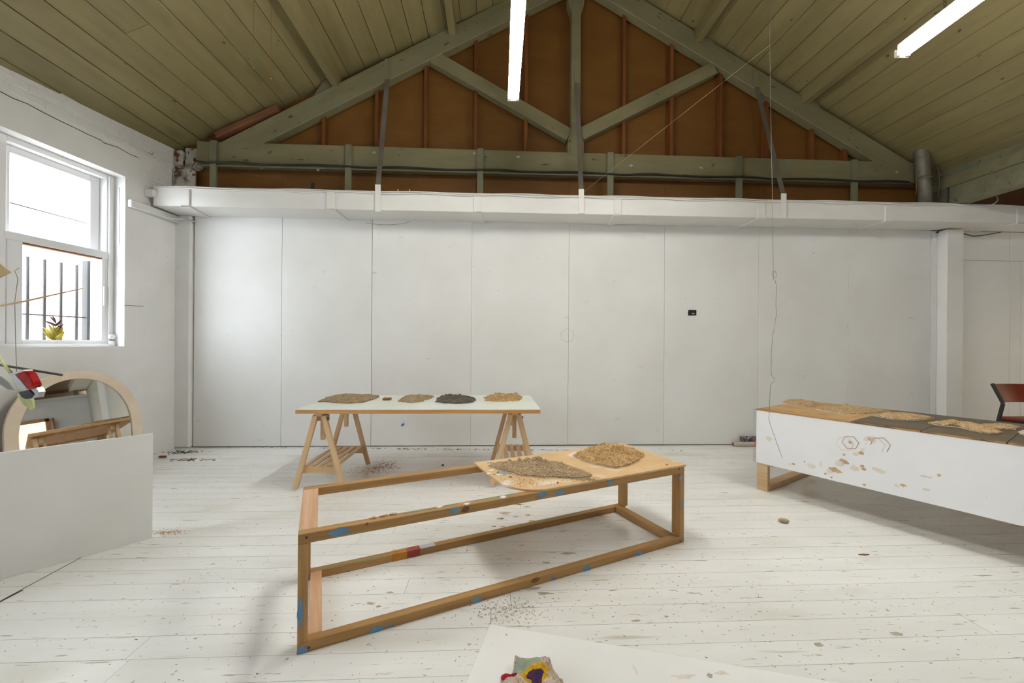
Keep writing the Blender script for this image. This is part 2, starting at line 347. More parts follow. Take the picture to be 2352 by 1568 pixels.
for px in (630, 745, 866, 978, 1092, 1207, 1431, 1540, 1652, 1757, 1862, 1938):
    u = A(px, 350, .05).x; w = .021
    zt = 3.704 + .549 * (u + 3.408) - .275 if u < .8 else 5.523 - .549 * (u - 1.729) - .275
    box('stud', u - w, u + w, -.085, .003, 3.40, zt + .02, 'stud', wg, bevel=.002)

# ================================================================== LEFT WALL with its window and two added ones
WY = [(-1.50, -.464), (-4.1, -3.064), (-6.7, -5.664)]
wl = [(-.34, 0, -8.6, .62, 0, 1.238), (-.34, 0, -8.6, .62, 3.036, 3.66)]
ys = [-8.6] + [y for w in reversed(WY) for y in w] + [.62]
for k in range(0, len(ys), 2): wl.append((-.34, 0, ys[k], ys[k + 1], 1.238, 3.036))
wL = boxes('wall_left', wl, 'wallpaint', None, LW); tag(wL, kind='structure')
random.seed(11)
# painted bricks showing above the plaster crack
zc = 3.645
row = 0
while zc > 2.86:
    yb = -3.2 - (row % 2) * .12
    while yb < .10:
        y1 = min(yb + .232, .112); lowest = 3.31 if yb < -.36 else 2.84
        if zc - .07 > lowest and not (yb < -.4 and zc < 3.32):
            pr = random.uniform(.001, .0045)
            box('brick', -.01, pr, yb + .003, y1 - .003, zc - .070, zc - .003, 'brick', wL, bevel=.002)
        yb += .24
    zc -= .0755; row += 1
# crack lines in the plaster
def Lp(px, py, d=0.0):
    n = Vector((math.cos(BL), -math.sin(BL), 0)); return LWi @ onP(px, py, n, n.dot(Vector((-4.09, 4.7, 0))) - d)
ck = [(-40, 195), (0, 210), (30, 226), (62, 238), (95, 256), (130, 274), (170, 293), (200, 308), (232, 322), (238, 328), (270, 338), (300, 355), (318, 362)]
tube('plaster_crack_shade', [Lp(*p) + Vector((.0015, 0, 0)) for p in ck], .0032, 'soot_and_crack_shade', wL, seg=5)
for pts in ([(342, 402), (368, 413)], [(285, 701), (330, 703)], [(275, 430), (274, 560)]):
    tube('plaster_crack_shade', [Lp(*p) + Vector((.0005, 0, 0)) for p in pts], .0022, 'soot_and_crack_shade', wL, seg=5)
tube('plaster_crack_shade', [Lp(*p) + Vector((.001, 0, 0)) for p in [(340, 350), (349, 355), (353, 349)]], .003, 'soot_and_crack_shade', wL, seg=5)
box('picture_rail', 0, .05, -.445, .17, 2.725, 2.803, 'wallpaint', wL, bevel=.006)
# corner pier
pr_ = empty('trim_1', T(-4.0, 4.95), kind='structure')
box('pier_face', -.12, .105, -.12, .11, 0, 2.83, 'wallpaint', pr_, bevel=.02)
box('pier_top', -.10, .165, -.19, -.07, 3.05, 3.40, 'peel', pr_, bevel=.05)
box('pier_cap', -.09, .02, -.16, -.08, 3.40, 3.60, 'peel', pr_, bevel=.02); box('pier_stone', .02, .23, -.13, -.07, 3.36, 3.64, 'peel', pr_, bevel=.02)

wroot = empty('window_1', LW @ T(0, -.982, 1.238), kind='structure')
def wn(name, x0, x1, y0, y1, z0, z1, mat='white', par=None, bevel=.003): return box(name, x0, x1, y0, y1, z0, z1, mat, par or wroot, bevel=bevel)
yl, yr, hh = -.518, .518, 1.798
wn('frame_jamb', -.30, -.125, yr - .075, yr, 0, hh); wn('frame_jamb', -.30, -.125, yl, yl + .17, 0, hh)
wn('frame_head', -.30, -.125, yl + .17, yr - .075, hh - .05, hh); wn('frame_sill', -.32, -.10, yl, yr, -.0, .028)
wn('stop_bead', -.125, -.11, yr - .06, yr - .045, .03, hh - .02); wn('stop_bead', -.125, -.11, yl + .1, yl + .115, .03, hh - .02)
# upper sash (outer) and lower sash (inner), as the photograph shows them
us = wn('upper_sash', -.235, -.20, yr - .165, yr - .078, .94, hh - .05); wn('upper_stile', -.235, -.20, yl + .17, yl + .245, .94, hh - .05); wn('upper_rail', -.235, -.20, yl + .245, yr - .165, hh - .115, hh - .05)
wn('upper_bottom_rail', -.235, -.20, yl + .245, yr - .165, .94, .99)
wn('upper_pane', -.219, -.216, yl + .24, yr - .16, .985, hh - .11, 'glass', bevel=0)
wn('lower_stile', -.185, -.13, yr - .11, yr - .015, .028, .99); wn('lower_stile', -.185, -.13, yl + .18, yl + .285, .028, .99)
wn('meeting_rail', -.19, -.12, yl + .16, yr - .012, .915, .985); wn('lower_bottom_rail', -.185, -.13, yl + .285, yr - .11, .028, .062)
wn('rail_underside', -.187, -.13, yl + .285, yr - .11, .899, .914, 'cork', bevel=0)
wn('lower_pane', -.160, -.157, yl + .28, yr - .105, .06, .92, 'glass', bevel=0)
wn('sash_lift', -.128, -.118, yr - .10, yr - .085, .42, .62)
for px in (24, 63, 102, 140, 176):
    yb_ = Lp(px, 680, .40).y + .982; tube('security_bar', [(-.40, yb_, -.1), (-.40, yb_, .84)], .012, 'black', wroot, seg=8)
tube('security_bar', [(-.40, yl - .1, .30), (-.40, yr + .1, .30)], .007, 'black', wroot, seg=6)
tube('security_bar', [(-.40, yl - .1, 1.3), (-.40, yr + .1, 1.3)], .006, 'black', wroot, seg=6)
wn('shutter_edge', -.42, -.36, yr - .05, yr + .03, -.05, .90, 'black', bevel=0)
for k, z in enumerate((.10, .03)):
    tube('round_knob', [(-.11, yr - .035, z), (-.085, yr - .035, z)], .028, 'white', wroot, seg=14)
w2 = copy_tree(wroot); w2.name = 'added_window_2'; w2.matrix_basis = LW @ T(0, -3.582, 1.238)  # this and the next are added, unseen windows that bring in more daylight
w3 = copy_tree(wroot); w3.name = 'added_window_3'; w3.matrix_basis = LW @ T(0, -6.182, 1.238)
for k, (a, b) in enumerate(WY):      # sky portals: guide the daylight sampling, give no light themselves
    nm = 'window_daylight' if k == 0 else 'added_window_left_offscreen'
    ld = bpy.data.lights.new(nm, 'AREA'); ld.shape = 'RECTANGLE'; ld.size = b - a; ld.size_y = 1.8; ld.cycles.is_portal = True
    lo = bpy.data.objects.new(nm, ld); C.objects.link(lo)
    lo.matrix_world = LW @ Matrix.Translation((-.33, (a + b) / 2, 2.137)) @ Matrix.Rotation(-math.pi / 2, 4, 'Y') @ Matrix.Rotation(math.pi / 2, 4, 'Z')

# the rest of the hall that the camera does not face
tag(boxes('wall_rear', [(-4.9, 9.6, -3.85, -3.6, 0, 6.4)], 'wallpaint'), kind='structure')
# right hand wall (seen in the arched mirror): lit doorway, ledge and open roof space above
tag(boxes('wall_right', [(9.35, 9.5, -3.85, 3.35, 0, 2.62), (9.35, 9.5, 4.62, 5.75, 0, 2.62), (9.35, 9.5, 3.35, 4.62, 2.1, 2.62), (9.8, 9.9, -3.85, 5.75, 2.62, 6.4)], 'wallpaint'), kind='structure')
tg = empty('trim_3', T(9.35, 0), kind='structure')
box('ledge', -.12, .45, -3.6, 5.6, 2.62, 2.70, 'panel', tg); box('ledge_timber', -.02, .1, -3.6, 5.6, 2.84, 2.93, 'gable_low', tg); box('roof_post', -.1, 0, 5.2, 5.3, 2.70, 4.6, 'truss', tg)
box('roof_space_board', .35, .40, -3.6, 5.6, 2.70, 5.4, 'ceil_base', tg)
dr = empty('door_1', T(9.35, 3.985), kind='structure')
box('door_jamb', -.05, .12, -.635, -.55, 0, 2.1, 'doorwood', dr); box('door_jamb', -.05, .12, .55, .635, 0, 2.1, 'doorwood', dr); box('door_head', -.05, .12, -.635, .635, 2.02, 2.12, 'doorwood', dr)
box('door_leaf', -.42, -.05, .66, .70, .01, 2.06, 'brownply', dr)
box('lit_doorway_offscreen', .16, .19, -.55, .55, 0, 2.02, 'glow', dr)

# ================================================================== CEILING: boards, purlins, valley girder
def slab(u0, z0, u1, z1, ya, yb, t):
    return [(u, y, z + dz) for (u, z) in ((u0, z0), (u1, z1)) for y in (ya, yb) for dz in (0, t)]
v, f = [], []
for (a, za, b, zb) in ((-5.1, roofz(-5.1), RA, RZ), (RA, RZ, 5.62, roofz(5.62)), (5.56, roofz(5.62), 9.6, roofz(5.62) + RS * 4.0)):
    o = len(v); q8 = slab(a, za + .022, b, zb + .022, -8.95, .1, .06)
    if a < -5: q8[2:4] = [(-4.22, .1, roofz(-4.22) + .022), (-4.22, .1, roofz(-4.22) + .082)]      # eaves follow the skewed left wall
    v += q8; f += [tuple(i + o for i in q) for q in BF]
ce = raw('ceiling', v, f, 'ceil_base', None, BW); tag(ce, kind='structure')
random.seed(21)
bwid = .196
def roofboard(u0, u1, y0, y1, sgn):
    g = random.choice((.0018, .0025, .0032, .005)); um = (u0 + u1) / 2; zm = roofz(um); al = math.atan(RS if sgn > 0 else RS2) * sgn
    m = Matrix.Translation((um, (y0 + y1) / 2, zm - random.uniform(0, .003))) @ Matrix.Rotation(-al, 4, 'Y')
    w = (u1 - u0) / 2 / math.cos(al) - g; L = (y1 - y0) / 2 - .0015
    raw('ceiling_board', bverts(-w, w, -L, L, 0, .02), BF, 'ceil', ce, m)
for side in (0, 1):
    for k in range(31):
        if side == 0: u1 = RA - k * bwid; u0 = u1 - bwid; sg = 1
        else: u0 = RA + k * bwid; u1 = u0 + bwid; sg = -1
        if u0 < -5.05 or u1 > 5.62: continue
        y = .06 if side else min(.06, (u1 + 4.07) / .102)
        while y > -8.5:
            L = random.uniform(1.2, 4.5) if y > 0 else random.uniform(3.5, 5)
            y2 = max(y - L, -8.7); roofboard(u0, u1, y2, y, sg); y = y2
# purlins on the rafters
PW, PH = .085, .15
def rtop(u): return 3.704 + .549 * (u + 3.408) if u < .817 else 5.523 - .549 * (u - 1.729)
pur = [A(778, 188, .15).x, A(1047, 56, .15).x, A(1597, 75, .15).x, A(1842, 227, .15).x]
for u in pur:
    s = 1 if u < RA else -1; um = u - s * PW / 2
    zb = min(rtop(u), roofz(um) - .15)
    box('purlin', um - PW / 2, um + PW / 2, -8.6, .0, zb, roofz(um) + .012, 'ceil', ce)
for side in (-1, 1): box('ridge_strip', RA + side * .02 - .03, RA + side * .02 + .03, -8.6, 0, RZ - .1, RZ, 'ceil', ce)
# valley girder with rough gutter boards above it
gi = empty('trim_2', BW, kind='structure')
ue = 5.46
box('girder', ue - .0, ue + .15, -8.6, -.30, 3.06, 3.295, 'beam', gi, bevel=.005)
box('gutter_board', ue + .05, ue + .09, -8.6, .0, 3.325, 3.45, 'truss', gi)
box('gutter_board', ue + .07, ue + .11, -8.6, .0, 3.455, 3.60, 'beam', gi)
box('gutter_lath', ue + .005, ue + .07, -8.6, .0, 3.30, 3.32, 'truss', gi)
box('end_block', ue - .02, ue + .10, -.28, .0, 3.06, 3.29, 'steel', gi)

# ================================================================== ROOF TRUSS
tr = empty('roof_truss', BW, 'grey-green painted timber roof truss spanning above the white duct', 'roof truss')
TV0, TV1 = -.15, -.03
def tplate(name, pts, mat='truss', y0=TV0, t=None, bevel=.004): 
    return prism(name, [(p[0], y0, p[1]) for p in pts], (0, 1, 0), (TV1 - y0) if t is None else t, mat, tr, bevel=bevel)
# built as timbers whose own x axis follows the grain
ym = (TV0 + TV1) / 2
def tbeam(name, u0, z0, u1, z1, depth, y=ym, th=.12, mat='truss'): 
    return beam(name, (u0, y, z0), (u1, y, z1), th, depth, mat, tr, up=(0, 0, 1), bevel=.005)
cth = math.cos(math.atan(.549)); hd = .235
def rmid(u): return rtop(u) - hd / cth / 2
tbeam('rafter', -3.46, rmid(-3.46), .80, rtop(.80) - hd / cth / 2, hd)
tbeam('rafter', 5.10, rmid(5.10), .834, rtop(.834) - hd / cth / 2, hd)
tbeam('bottom_chord', -3.76, 3.528, 5.40, 3.528, .272, y=-.088, th=.125)
kp = [(.703, 3.62), (.703, 5.6), (.818, 5.6), (.818, 3.62)]
tplate('king_post', kp, y0=-.155)
tplate('post_foot', [(.668, 3.66), (.665, 3.80), (.703, 3.98), (.818, 3.98), (.866, 3.80), (.868, 3.66)], y0=-.145)
tplate('post_head', [(.655, 5.62), (.662, 5.5), (.703, 5.38), (.818, 5.38), (.86, 5.5), (.865, 5.62)], y0=-.145)
tbeam('strut', -1.0, 4.79, .69, 3.885, .155, th=.11)
tbeam('strut', .83, 3.90, 2.53, 4.795, .155, th=.11)
for px in (490, 800, 1103, 1402, 1698, 1963):
    u = A(px, 400, .17).x
    beam('batten', (u, -.165, 3.06), (u, -.165, 3.668), .075, .03, 'beam', tr, up=(0, 1, 0))
for poly in ([(718, 222), (740, 190), (752, 178), (778, 190), (770, 205)], [(985, 86), (1005, 58), (1015, 45), (1048, 57), (1040, 66)],
             [(1594, 80), (1605, 70), (1625, 69), (1638, 95), (1652, 112), (1640, 114)], [(1838, 232), (1848, 222), (1868, 219), (1880, 240), (1893, 258), (1880, 262)]):
    pts = [A(px, py, .12) for px, py in poly]
    prism('purlin_cleat', pts, (0, 1, 0), .09, 'truss', tr)
# small marks left on the timbers: rusty bolt heads, knots
for px, py in ((730, 390), (860, 350), (1090, 352), (1450, 380), (1610, 385), (2060, 395), (600, 385), (1190, 360)):
    q = A(px, py, .1515); blob('knot', q, (1, 0, 0), (0, 0, 1), .02, .012, (0, -1, 0), 'grime', tr, seed=px, t=.001, rag=.6)
pk = [A(500, 326, .10), A(642, 262, .10)]
o = beam('packing_timber', (pk[0].x, -.10, pk[0].z + .06), (pk[1].x, -.10, pk[1].z + .055), .10, .07, 'redwood', None); o.matrix_basis = BW @ o.matrix_basis
tag(o, 'rough reddish packing timber wedged above the left end of the truss rafter', 'timber')

# cable along the chord
pts = [(-3.75, -.19, 3.41)] + [(-3.6 + k * .31, -.19 - .01 * (k % 2), 3.395 + .008 * math.sin(k * 1.9)) for k in range(28)] + [(5.06, -.18, 3.40)]
o = tube('electrical_cable', smoothline(pts, 4), .011, 'cable', None, BW); tag(o, 'black cable clipped along the underside of the truss chord', 'cable')
o = tube('conduit_pipe', [(-3.7, -.165, 3.375), (5.4, -.165, 3.385)], .012, 'beam', None, BW, seg=8); tag(o, 'dull painted conduit pipe running just below the black cable', 'conduit')

# ================================================================== DUCT
du = empty('ventilation_duct', BW, 'long white painted rectangular air duct along the top of panel wall', 'duct')
DZ0, DZ1, DV = 2.828, 3.055, .38
v = []
du_b = prism('duct_body', [(-4.06, -DV, DZ0 - .012), (-4.06, -DV, DZ1 - .02), (6.05, -DV, DZ1 + .012), (6.9, -DV, DZ1 - .02), (9.3, -DV, DZ1 - .02), (9.3, -DV, DZ0 + .02)], (0, 1, 0), DV - .004, 'duct', du, bevel=.004)
def dz0(u): return DZ0 - .012 + (u + 4.06) / 13.36 * .032
def dz1(u): return DZ1 - .02 + (u + 4.06) / 10.1 * .032
for px, px2, zt in ((427, 470, .04), (760, 790, .035), (1097, 1104, .045), (1418, 1403, .045), (1748, 1707, .05), (2040, 1980, .05), (2342, 2240, .055)):
    u = A(px, 460, DV).x; z = dz0(u); w = .046
    u2 = A(px2, 512, .03).x
    br = raw('duct_clip', bverts(u - w, u + w, -DV - .016, -DV, z - .016, z + .225 - zt), BF, 'duct', du, bevel=.003)
    zz = z - .016; t = .016
    raw('clip_arm', [(u - w, -DV - .016, zz), (u + w, -DV - .016, zz), (u2 + w, -.01, zz + .002), (u2 - w, -.01, zz + .002), (u - w, -DV - .016, zz + t), (u + w, -DV - .016, zz + t), (u2 + w, -.01, zz + t + .002), (u2 - w, -.01, zz + t + .002)],
        [(0, 1, 2, 3), (4, 5, 6, 7), (0, 1, 5, 4), (1, 2, 6, 5), (2, 3, 7, 6), (3, 0, 4, 7)], 'duct', br)
for k in range(2):
    pts = [(-4.0 + i * .26, -DV - .008 - .006 * k, dz1(-4.0 + i * .26) - .012 - .018 * k + .008 * math.sin(i * (1.3 + .5 * k)) ) for i in range(39)]
    if k == 0: pts += [(6.0, -DV - .0, 3.12), (6.08, -DV + .1, 3.25)]
    tube('painted_cable', smoothline(pts, 3), .0075, 'duct', du)
jb = box('junction_box', A(333, 442, .4).x, A(356, 442, .4).x, -.42, -.36, 2.905, 2.99, 'duct', None, BW, bevel=.012)
tag(jb, 'small rounded white junction box at the wall end of the duct', 'junction box')
pts = [A(344, 466, .40), A(344, 484, .39), A(356, 489, .36), A(390, 500, .20), A(415, 502, .14), A(430, 505, .05), A(450, 508, .02)]
for p in pts: p.z -= .004
o = tube('wall_cable', smoothline(pts, 5), .008, 'duct', None, BW); tag(o, 'white cable dropping from the junction box and running under the duct', 'cable')
pts = [A(840, 512, .02), A(880, 516, .02), A(920, 514, .02), A(944, 508, .02)]
o = tube('loose_wire', smoothline(pts, 5), .002, 'wire', None, BW); tag(o, 'thin pale wire sagging below the duct edge', 'wire')
pts = [A(2150, 530, .03), A(2180, 529, .03), A(2215, 533, .06), A(2235, 538, .06), A(2260, 536, .05), A(2300, 529, .02)]
for p in pts: p.z -= .022
o = tube('loose_wire', smoothline(pts, 5), .006, 'cable', None, BW); tag(o, 'dark loose cable drooping under the duct beyond the white post', 'cable')

# scraps left on top of the duct
q = A(717, 432, .30); o = prism('metal_plate', [(q.x - .022, -.30, 3.046), (q.x + .022, -.30, 3.046), (q.x + .024, -.285, 3.15), (q.x - .016, -.285, 3.16)], (0, 1, 0), .006, 'black', None, BW); tag(o, 'small dark metal plate standing on top of the duct', 'metal plate')
q = A(540, 428, .33); o = beam('pipe_scrap', (q.x - .06, -.33, 3.085), (q.x + .07, -.29, 3.052), .03, .008, 'black', None); o.matrix_basis = BW @ o.matrix_basis; tag(o, 'curled dark strip of metal lying on the wall end of the duct', 'metal strip')
for k, (px, nm) in enumerate(((914, 'first'), (941, 'second'))):
    q = A(px, 440, .36); o = tube('screw', [(q.x, -.36, 3.040), (q.x, -.36, 3.075)], [.003, .006], 'white', None, BW); tag(o, 'small pale screw standing up on the duct top edge', 'screw', 'screws on the duct')
# straps from truss to duct
for (pa, pb, pc, pd, where) in (((890, 135), (890, 182), (868, 430), (868, 486), 'hanging from the left rafter'), ((1325, 150), (1325, 190), (1335, 440), (1336, 490), 'hanging from the king post'), ((1735, 165), (1738, 200), (1800, 450), (1800, 500), 'hanging from the right rafter')):
    st = empty('hanger_strap', BW, 'flat steel strap with white lower end %s to the duct' % where, 'strap', 'steel straps holding up the duct')
    a, b = A(*pa, .16), A(*pb, .16); c, d = A(*pc, DV + .012), A(*pd, DV + .012)
    beam('strap_head', a, b, .06, .008, 'truss', st, up=(0, 1, 0), bevel=0)
    beam('strap_band', b, c, .056, .006, 'steel', st, up=(0, 1, 0), bevel=0)
    beam('strap_foot', c + Vector((0, 0, .03)), d, .062, .012, 'duct', st, up=(0, 1, 0), bevel=0)
# vent pipe
pi = empty('vent_pipe', BW @ T(5.2, -.25, 3.05), 'dull galvanised vent pipe rising from the duct into the roof slope', 'pipe')
tube('pipe_run', [(.0, 0, .02), (-.012, 0, .32), (-.03, .0, .40)], .066, 'galv', pi, seg=20); tube('pipe_elbow', smoothline([(-.03, 0, .38), (-.04, 0, .62), (-.05, .03, .80)], 4), .071, 'galv', pi, seg=20)
tube('pipe_joint', [(-.013, 0, .36), (-.014, 0, .375)], .075, 'galv', pi, seg=20)
pts = [A(2105, 392, .33), A(2104, 410, .33), A(2105, 430, .33), A(2103, 446, .33)]
o = tube('loose_wire', smoothline(pts, 4), .003, 'bronze', None, BW); tag(o, 'short orange-brown wire dangling beside the vent pipe', 'wire')
pts = [A(2137, 372, .2), A(2150, 380, .2), A(2156, 395, .2), A(2157, 425, .22), A(2154, 455, .25)]
o = tube('loose_wire', smoothline(pts, 4), .005, 'galv', None, BW); tag(o, 'grey wire looping behind the vent pipe down to the duct', 'wire')

# ================================================================== FLUORESCENT LIGHTS
def batten(loc, L, a, label, chains):
    r = empty('fluorescent_light', T(loc[0], loc[1], loc[2], a), label, 'ceiling light', 'hanging twin tube lights')
    box('light_body', -.035, .035, -L, 0, .02, .075, 'fixture', r, bevel=.006)
    for s in (-1, 1):
        tube('tube_lamp', [(s * .032, -.03, 0), (s * .032, -L + .03, 0)], .0145, 'tube', r, seg=12)
        for y in (-.012, -L + .012): box('lamp_holder', s * .032 - .016, s * .032 + .016, y - .012, y + .012, -.02, .022, 'fixture', r, bevel=.003)
    box('end_plate', -.05, .05, -.004, .003, -.022, .03, 'fixture', r); box('end_plate', -.05, .05, -L - .003, -L + .004, -.022, .03, 'fixture', r)
    for (y, zt) in chains:
        v, f = [], []; n = int(zt / .034)
        for k in range(n):
            ax = Vector((1, 0, 0)) if k % 2 else Vector((0, 1, 0)); c = Vector((0, y, .075 + .017 + k * .034))
            ring = [c + ax * (.009 * math.cos(t * math.pi / 4)) + Vector((0, 0, .021 * math.sin(t * math.pi / 4))) for t in range(9)]
            vv, ff = tubeverts(ring, .0025, 4); o_ = len(v); v += vv; f += [tuple(i + o_ for i in q) for q in ff]
        raw('chain', v, f, 'steel', r)
q = onY(1179, 226, 3.5)
batten(q, 1.52, .03, 'twin tube fluorescent light hanging in front of the truss strut', [(-.3, roofz(.24) - q.z - .12), (-1.3, roofz(.24) - q.z - .12)])
q = onY(2070, 126, 2.98)
batten(q, 1.52, -.0, 'twin tube fluorescent light on a chain below the sloping boards beside the vent pipe', [(-.3, roofz(3.1) - q.z - .14), (-1.3, roofz(3.1) - q.z - .14)])

# ================================================================== STRINGS AND WIRES
sp = A(1340, 441, .40); sp = BW @ sp
kn = onY(1768, 104, 3.45)
o = tube('nylon_string', [sp, kn], .0009, 'string'); tag(o, 'pale taut string from the middle duct strap to the long hanging wire', 'string')
pts = [Vector((kn.x, kn.y, roofz(kn.x + .07))), kn] + [onY(px, py, 3.45) for px, py in ((1770, 250), (1773, 400), (1775, 520), (1776, 612))]
loops = [(1776, 622), (1773, 630), (1777, 638), (1782, 637), (1783, 628), (1780, 622), (1777, 622), (1776, 640), (1781, 645), (1783, 655), (1782, 700), (1783, 722), (1781, 736), (1779, 750), (1774, 775), (1772, 810), (1771, 850), (1772, 862),
         (1778, 868), (1779, 876), (1773, 878), (1770, 884), (1768, 915), (1767, 945), (1766, 962), (1769, 974), (1778, 1000), (1788, 1028), (1797, 1052)]
pts += [onY(px, py, 3.45 - max(0, (py - 930)) * .0012) for px, py in loops]
o = tube('hanging_wire', pts, .0017, 'wire', seg=5); tag(o, 'thin knotted wire hanging from the roof in front of the stained white bench', 'wire')
for (px, y, lab) in ((582, 155, 'shorter orange-brown string hanging from the left roof slope'), (622, 180, 'longer orange-brown string hanging from the left roof slope')):
    e = onY(px, y, 3.6); t = Vector((e.x, e.y, roofz((BWi @ e).x) - .0))
    o = tube('hanging_string', [t, e], .0016, 'bronze', seg=5); tag(o, lab, 'string')
    blob('string_knot', Vector((0, 0, e.z - t.z)), (1, 0, 0), (0, 0, 1), .005, .006, (0, 1, 0), 'string', o, t=.004)

# ================================================================== TRESTLE TABLE
def trestle(mtx, label, grp=None):
    r = empty('trestle', mtx, label, 'trestle', grp)
    yf, yb, hw = -.35, .35, .205
    for y in (yf, yb):
        for s in (-1, 1): beam('leg', (s * hw, y, -.0 + .02), (s * .035, y, .66), .042, .034, 'beech', r, up=(0, 1, 0), bevel=.003)
        box('shelf_rail', -hw * .80, hw * .80, y - .012 + (.03 if y < 0 else -.03), y + .012 + (.03 if y < 0 else -.03), .148, .205, 'beech', r, bevel=.003)
        po = box('height_post', -.019, .019, y - .014 + (.07 if y < 0 else -.07), y + .014 + (.07 if y < 0 else -.07), .43, .668, 'beech', r, bevel=.003)
        for k in range(6): tube('peg_hole_shade', [(.0185, .0, -.08 + k * .032), (.0195, .0, -.08 + k * .032)], .004, 'cork', po, seg=8)  # brown discs laid on the post for the shade of the holes
        box('head_block', -.06, .06, y - .02 + (.045 if y < 0 else -.045), y + .02 + (.045 if y < 0 else -.045), .605, .66, 'beech', r, bevel=.003)
        tube('wing_bolt', [(.055, y, .63), (.075, y, .63)], .012, 'galv', r, seg=8)
    box('head_beam', -.03, .03, yf - .03, yb + .03, .655, .682, 'beech', r, bevel=.003)
    for k in range(5):
        x = -.132 + k * .066; box('shelf_slat', x - .021, x + .021, yf + .03, yb - .03, .2055, .218, 'beech', r, bevel=.002)
    return r
TM = T(-.82, 3.92, 0, AL)
trestle(TM @ T(-.87, -.05), 'slatted pine trestle under the table end bearing the largest slab', 'trestles under the white topped table')
trestle(TM @ T(.835, -.0), 'slatted pine trestle under the table end bearing the crumpled golden cast', 'trestles under the white topped table')
def tabletop(mtx, label):
    r = empty('table_top', mtx, label, 'table top')
    box('core_edge', -1.055, 1.055, -.45, .47, .6825, .715, 'edge', r, bevel=.001); box('laminate', -1.055, 1.055, -.45, .47, .7152, .72, 'tabletop', r, bevel=.001)
    return r
tabletop(TM, 'long pale green-white table top with wood edge resting on two trestles')
# ================================================================== CASTS
def cast(name, label, px, z, h, mat, group, seed, rough=.012, feats=(), shift=0.0, rag=.16, backing=.004, dish=0, freq=14, rim='paperwhite', base=None):
    W_ = [onZ(x, y, z) for x, y in px] if base is None else base
    c = sum(W_, Vector()) / len(W_)
    # polar outline
    ang = [(math.atan2(p.y - c.y, p.x - c.x), (p - c).xy.length) for p in W_]; ang.sort()
    def rad(a):
        n = len(ang)
        for i in range(n):
            a0, r0 = ang[i]; a1, r1 = ang[(i + 1) % n]
            if i == n - 1: a1 += 2 * math.pi
            for aa in (a, a + 2 * math.pi):
                if a0 <= aa <= a1:
                    # straight edge between outline points
                    t = (aa - a0) / max(a1 - a0, 1e-6)
                    x0, y0, x1, y1 = r0 * math.cos(a0), r0 * math.sin(a0), r1 * math.cos(a1), r1 * math.sin(a1)
                    den = (x1 - x0) * math.sin(aa) - (y1 - y0) * math.cos(aa)
                    if abs(den) < 1e-7: return r0 + (r1 - r0) * t
                    return (x1 - x0) * (0 - y0) / den * -1 * -1 * 1 if False else abs((x0 * (y1 - y0) - y0 * (x1 - x0)) / ((y1 - y0) * math.cos(aa) - (x1 - x0) * math.sin(aa)))
        return ang[0][1]
    NA, NR = 96, 30
    r = empty(name, Matrix.Translation((c.x, c.y, z)), label, 'paper cast', group)
    v, f = [], []
    R = [rad(-math.pi + 2 * math.pi * k / NA) for k in range(NA)]
    R = [(R[k - 1] + 2 * R[k] + R[(k + 1) % NA]) / 4 * (1 + rag * noise.noise((k * .8, seed * 5.1, 0)) ) for k in range(NA)]
    def hz(x, y, q):
        e = (1 - q ** 4) if not dish else (1 - q ** 6) * (.45 + .55 * min(1, (q / .75) ** 3))
        n1 = noise.fractal((x * freq + seed * 7.3, y * freq, seed), .9, 2.1, 4) 
        zz = backing + .004 + h * e * (.62 + .5 * noise.noise((x * 6 + seed, y * 6, seed * 2.0))) + rough * n1 * (.35 + .65 * (1 - q ** 3))
        for (fx, fy, fr, fh) in feats:
            dd = ((x - fx) ** 2 + (y - fy) ** 2) / fr ** 2
            zz += fh * math.exp(-dd * 1.6)
        return max(zz, backing + .001)
    v.append((0, 0, hz(0, 0, 0)))
    for j in range(1, NR + 1):
        q = (j / NR) ** .8
        for k in range(NA):
            a = -math.pi + 2 * math.pi * k / NA; x, y = R[k] * q * math.cos(a), R[k] * q * math.sin(a)
            v.append((x, y, hz(x, y, q)))
    for k in range(NA): f.append((0, 1 + k, 1 + (k + 1) % NA))
    for j in range(NR - 1):
        o_ = 1 + j * NA
        for k in range(NA): f.append((o_ + k, o_ + NA + k, o_ + NA + (k + 1) % NA, o_ + (k + 1) % NA))
    o_ = 1 + (NR - 1) * NA; b0 = len(v)
    for k in range(NA):
        a = -math.pi + 2 * math.pi * k / NA; v.append((R[k] * math.cos(a) * .985, R[k] * math.sin(a) * .985, backing * .9))
    for k in range(NA): f.append((o_ + k, b0 + k, b0 + (k + 1) % NA, o_ + (k + 1) % NA))
    f.append(tuple(b0 + k for k in range(NA)))
    raw('pulp_surface', v, f, mat, r, smooth=True)
    if rim:
        pts = [Vector((R[k] * .99 * math.cos(-math.pi + 2 * math.pi * k / NA), R[k] * .99 * math.sin(-math.pi + 2 * math.pi * k / NA), 0)) for k in range(NA)]
        prism('backing_edge', pts, (0, 0, 1), backing, rim, r)
    return r
TT = .7202
g1 = 'paper pulp casts on the trestle table'
cast('paper_cast', 'largest flat beige paper pulp slab with angular outline on the trestle table', [(731, 922), (752, 914), (772, 908), (800, 906), (868, 908), (871, 912), (848, 920), (836, 924), (797, 927), (760, 924)], TT, .022, 'sand_grey', g1, 1, rough=.014, rim='cork')
cast('paper_cast', 'beige paper pulp cast rising to a blunt peak beside the charcoal cast', [(914, 923), (925, 914), (935, 910), (975, 909), (997, 911), (990, 916), (965, 924), (940, 926)], TT, .032, 'sand_grey', g1, 2, rough=.018, feats=[(.0, .0, .08, .02)])
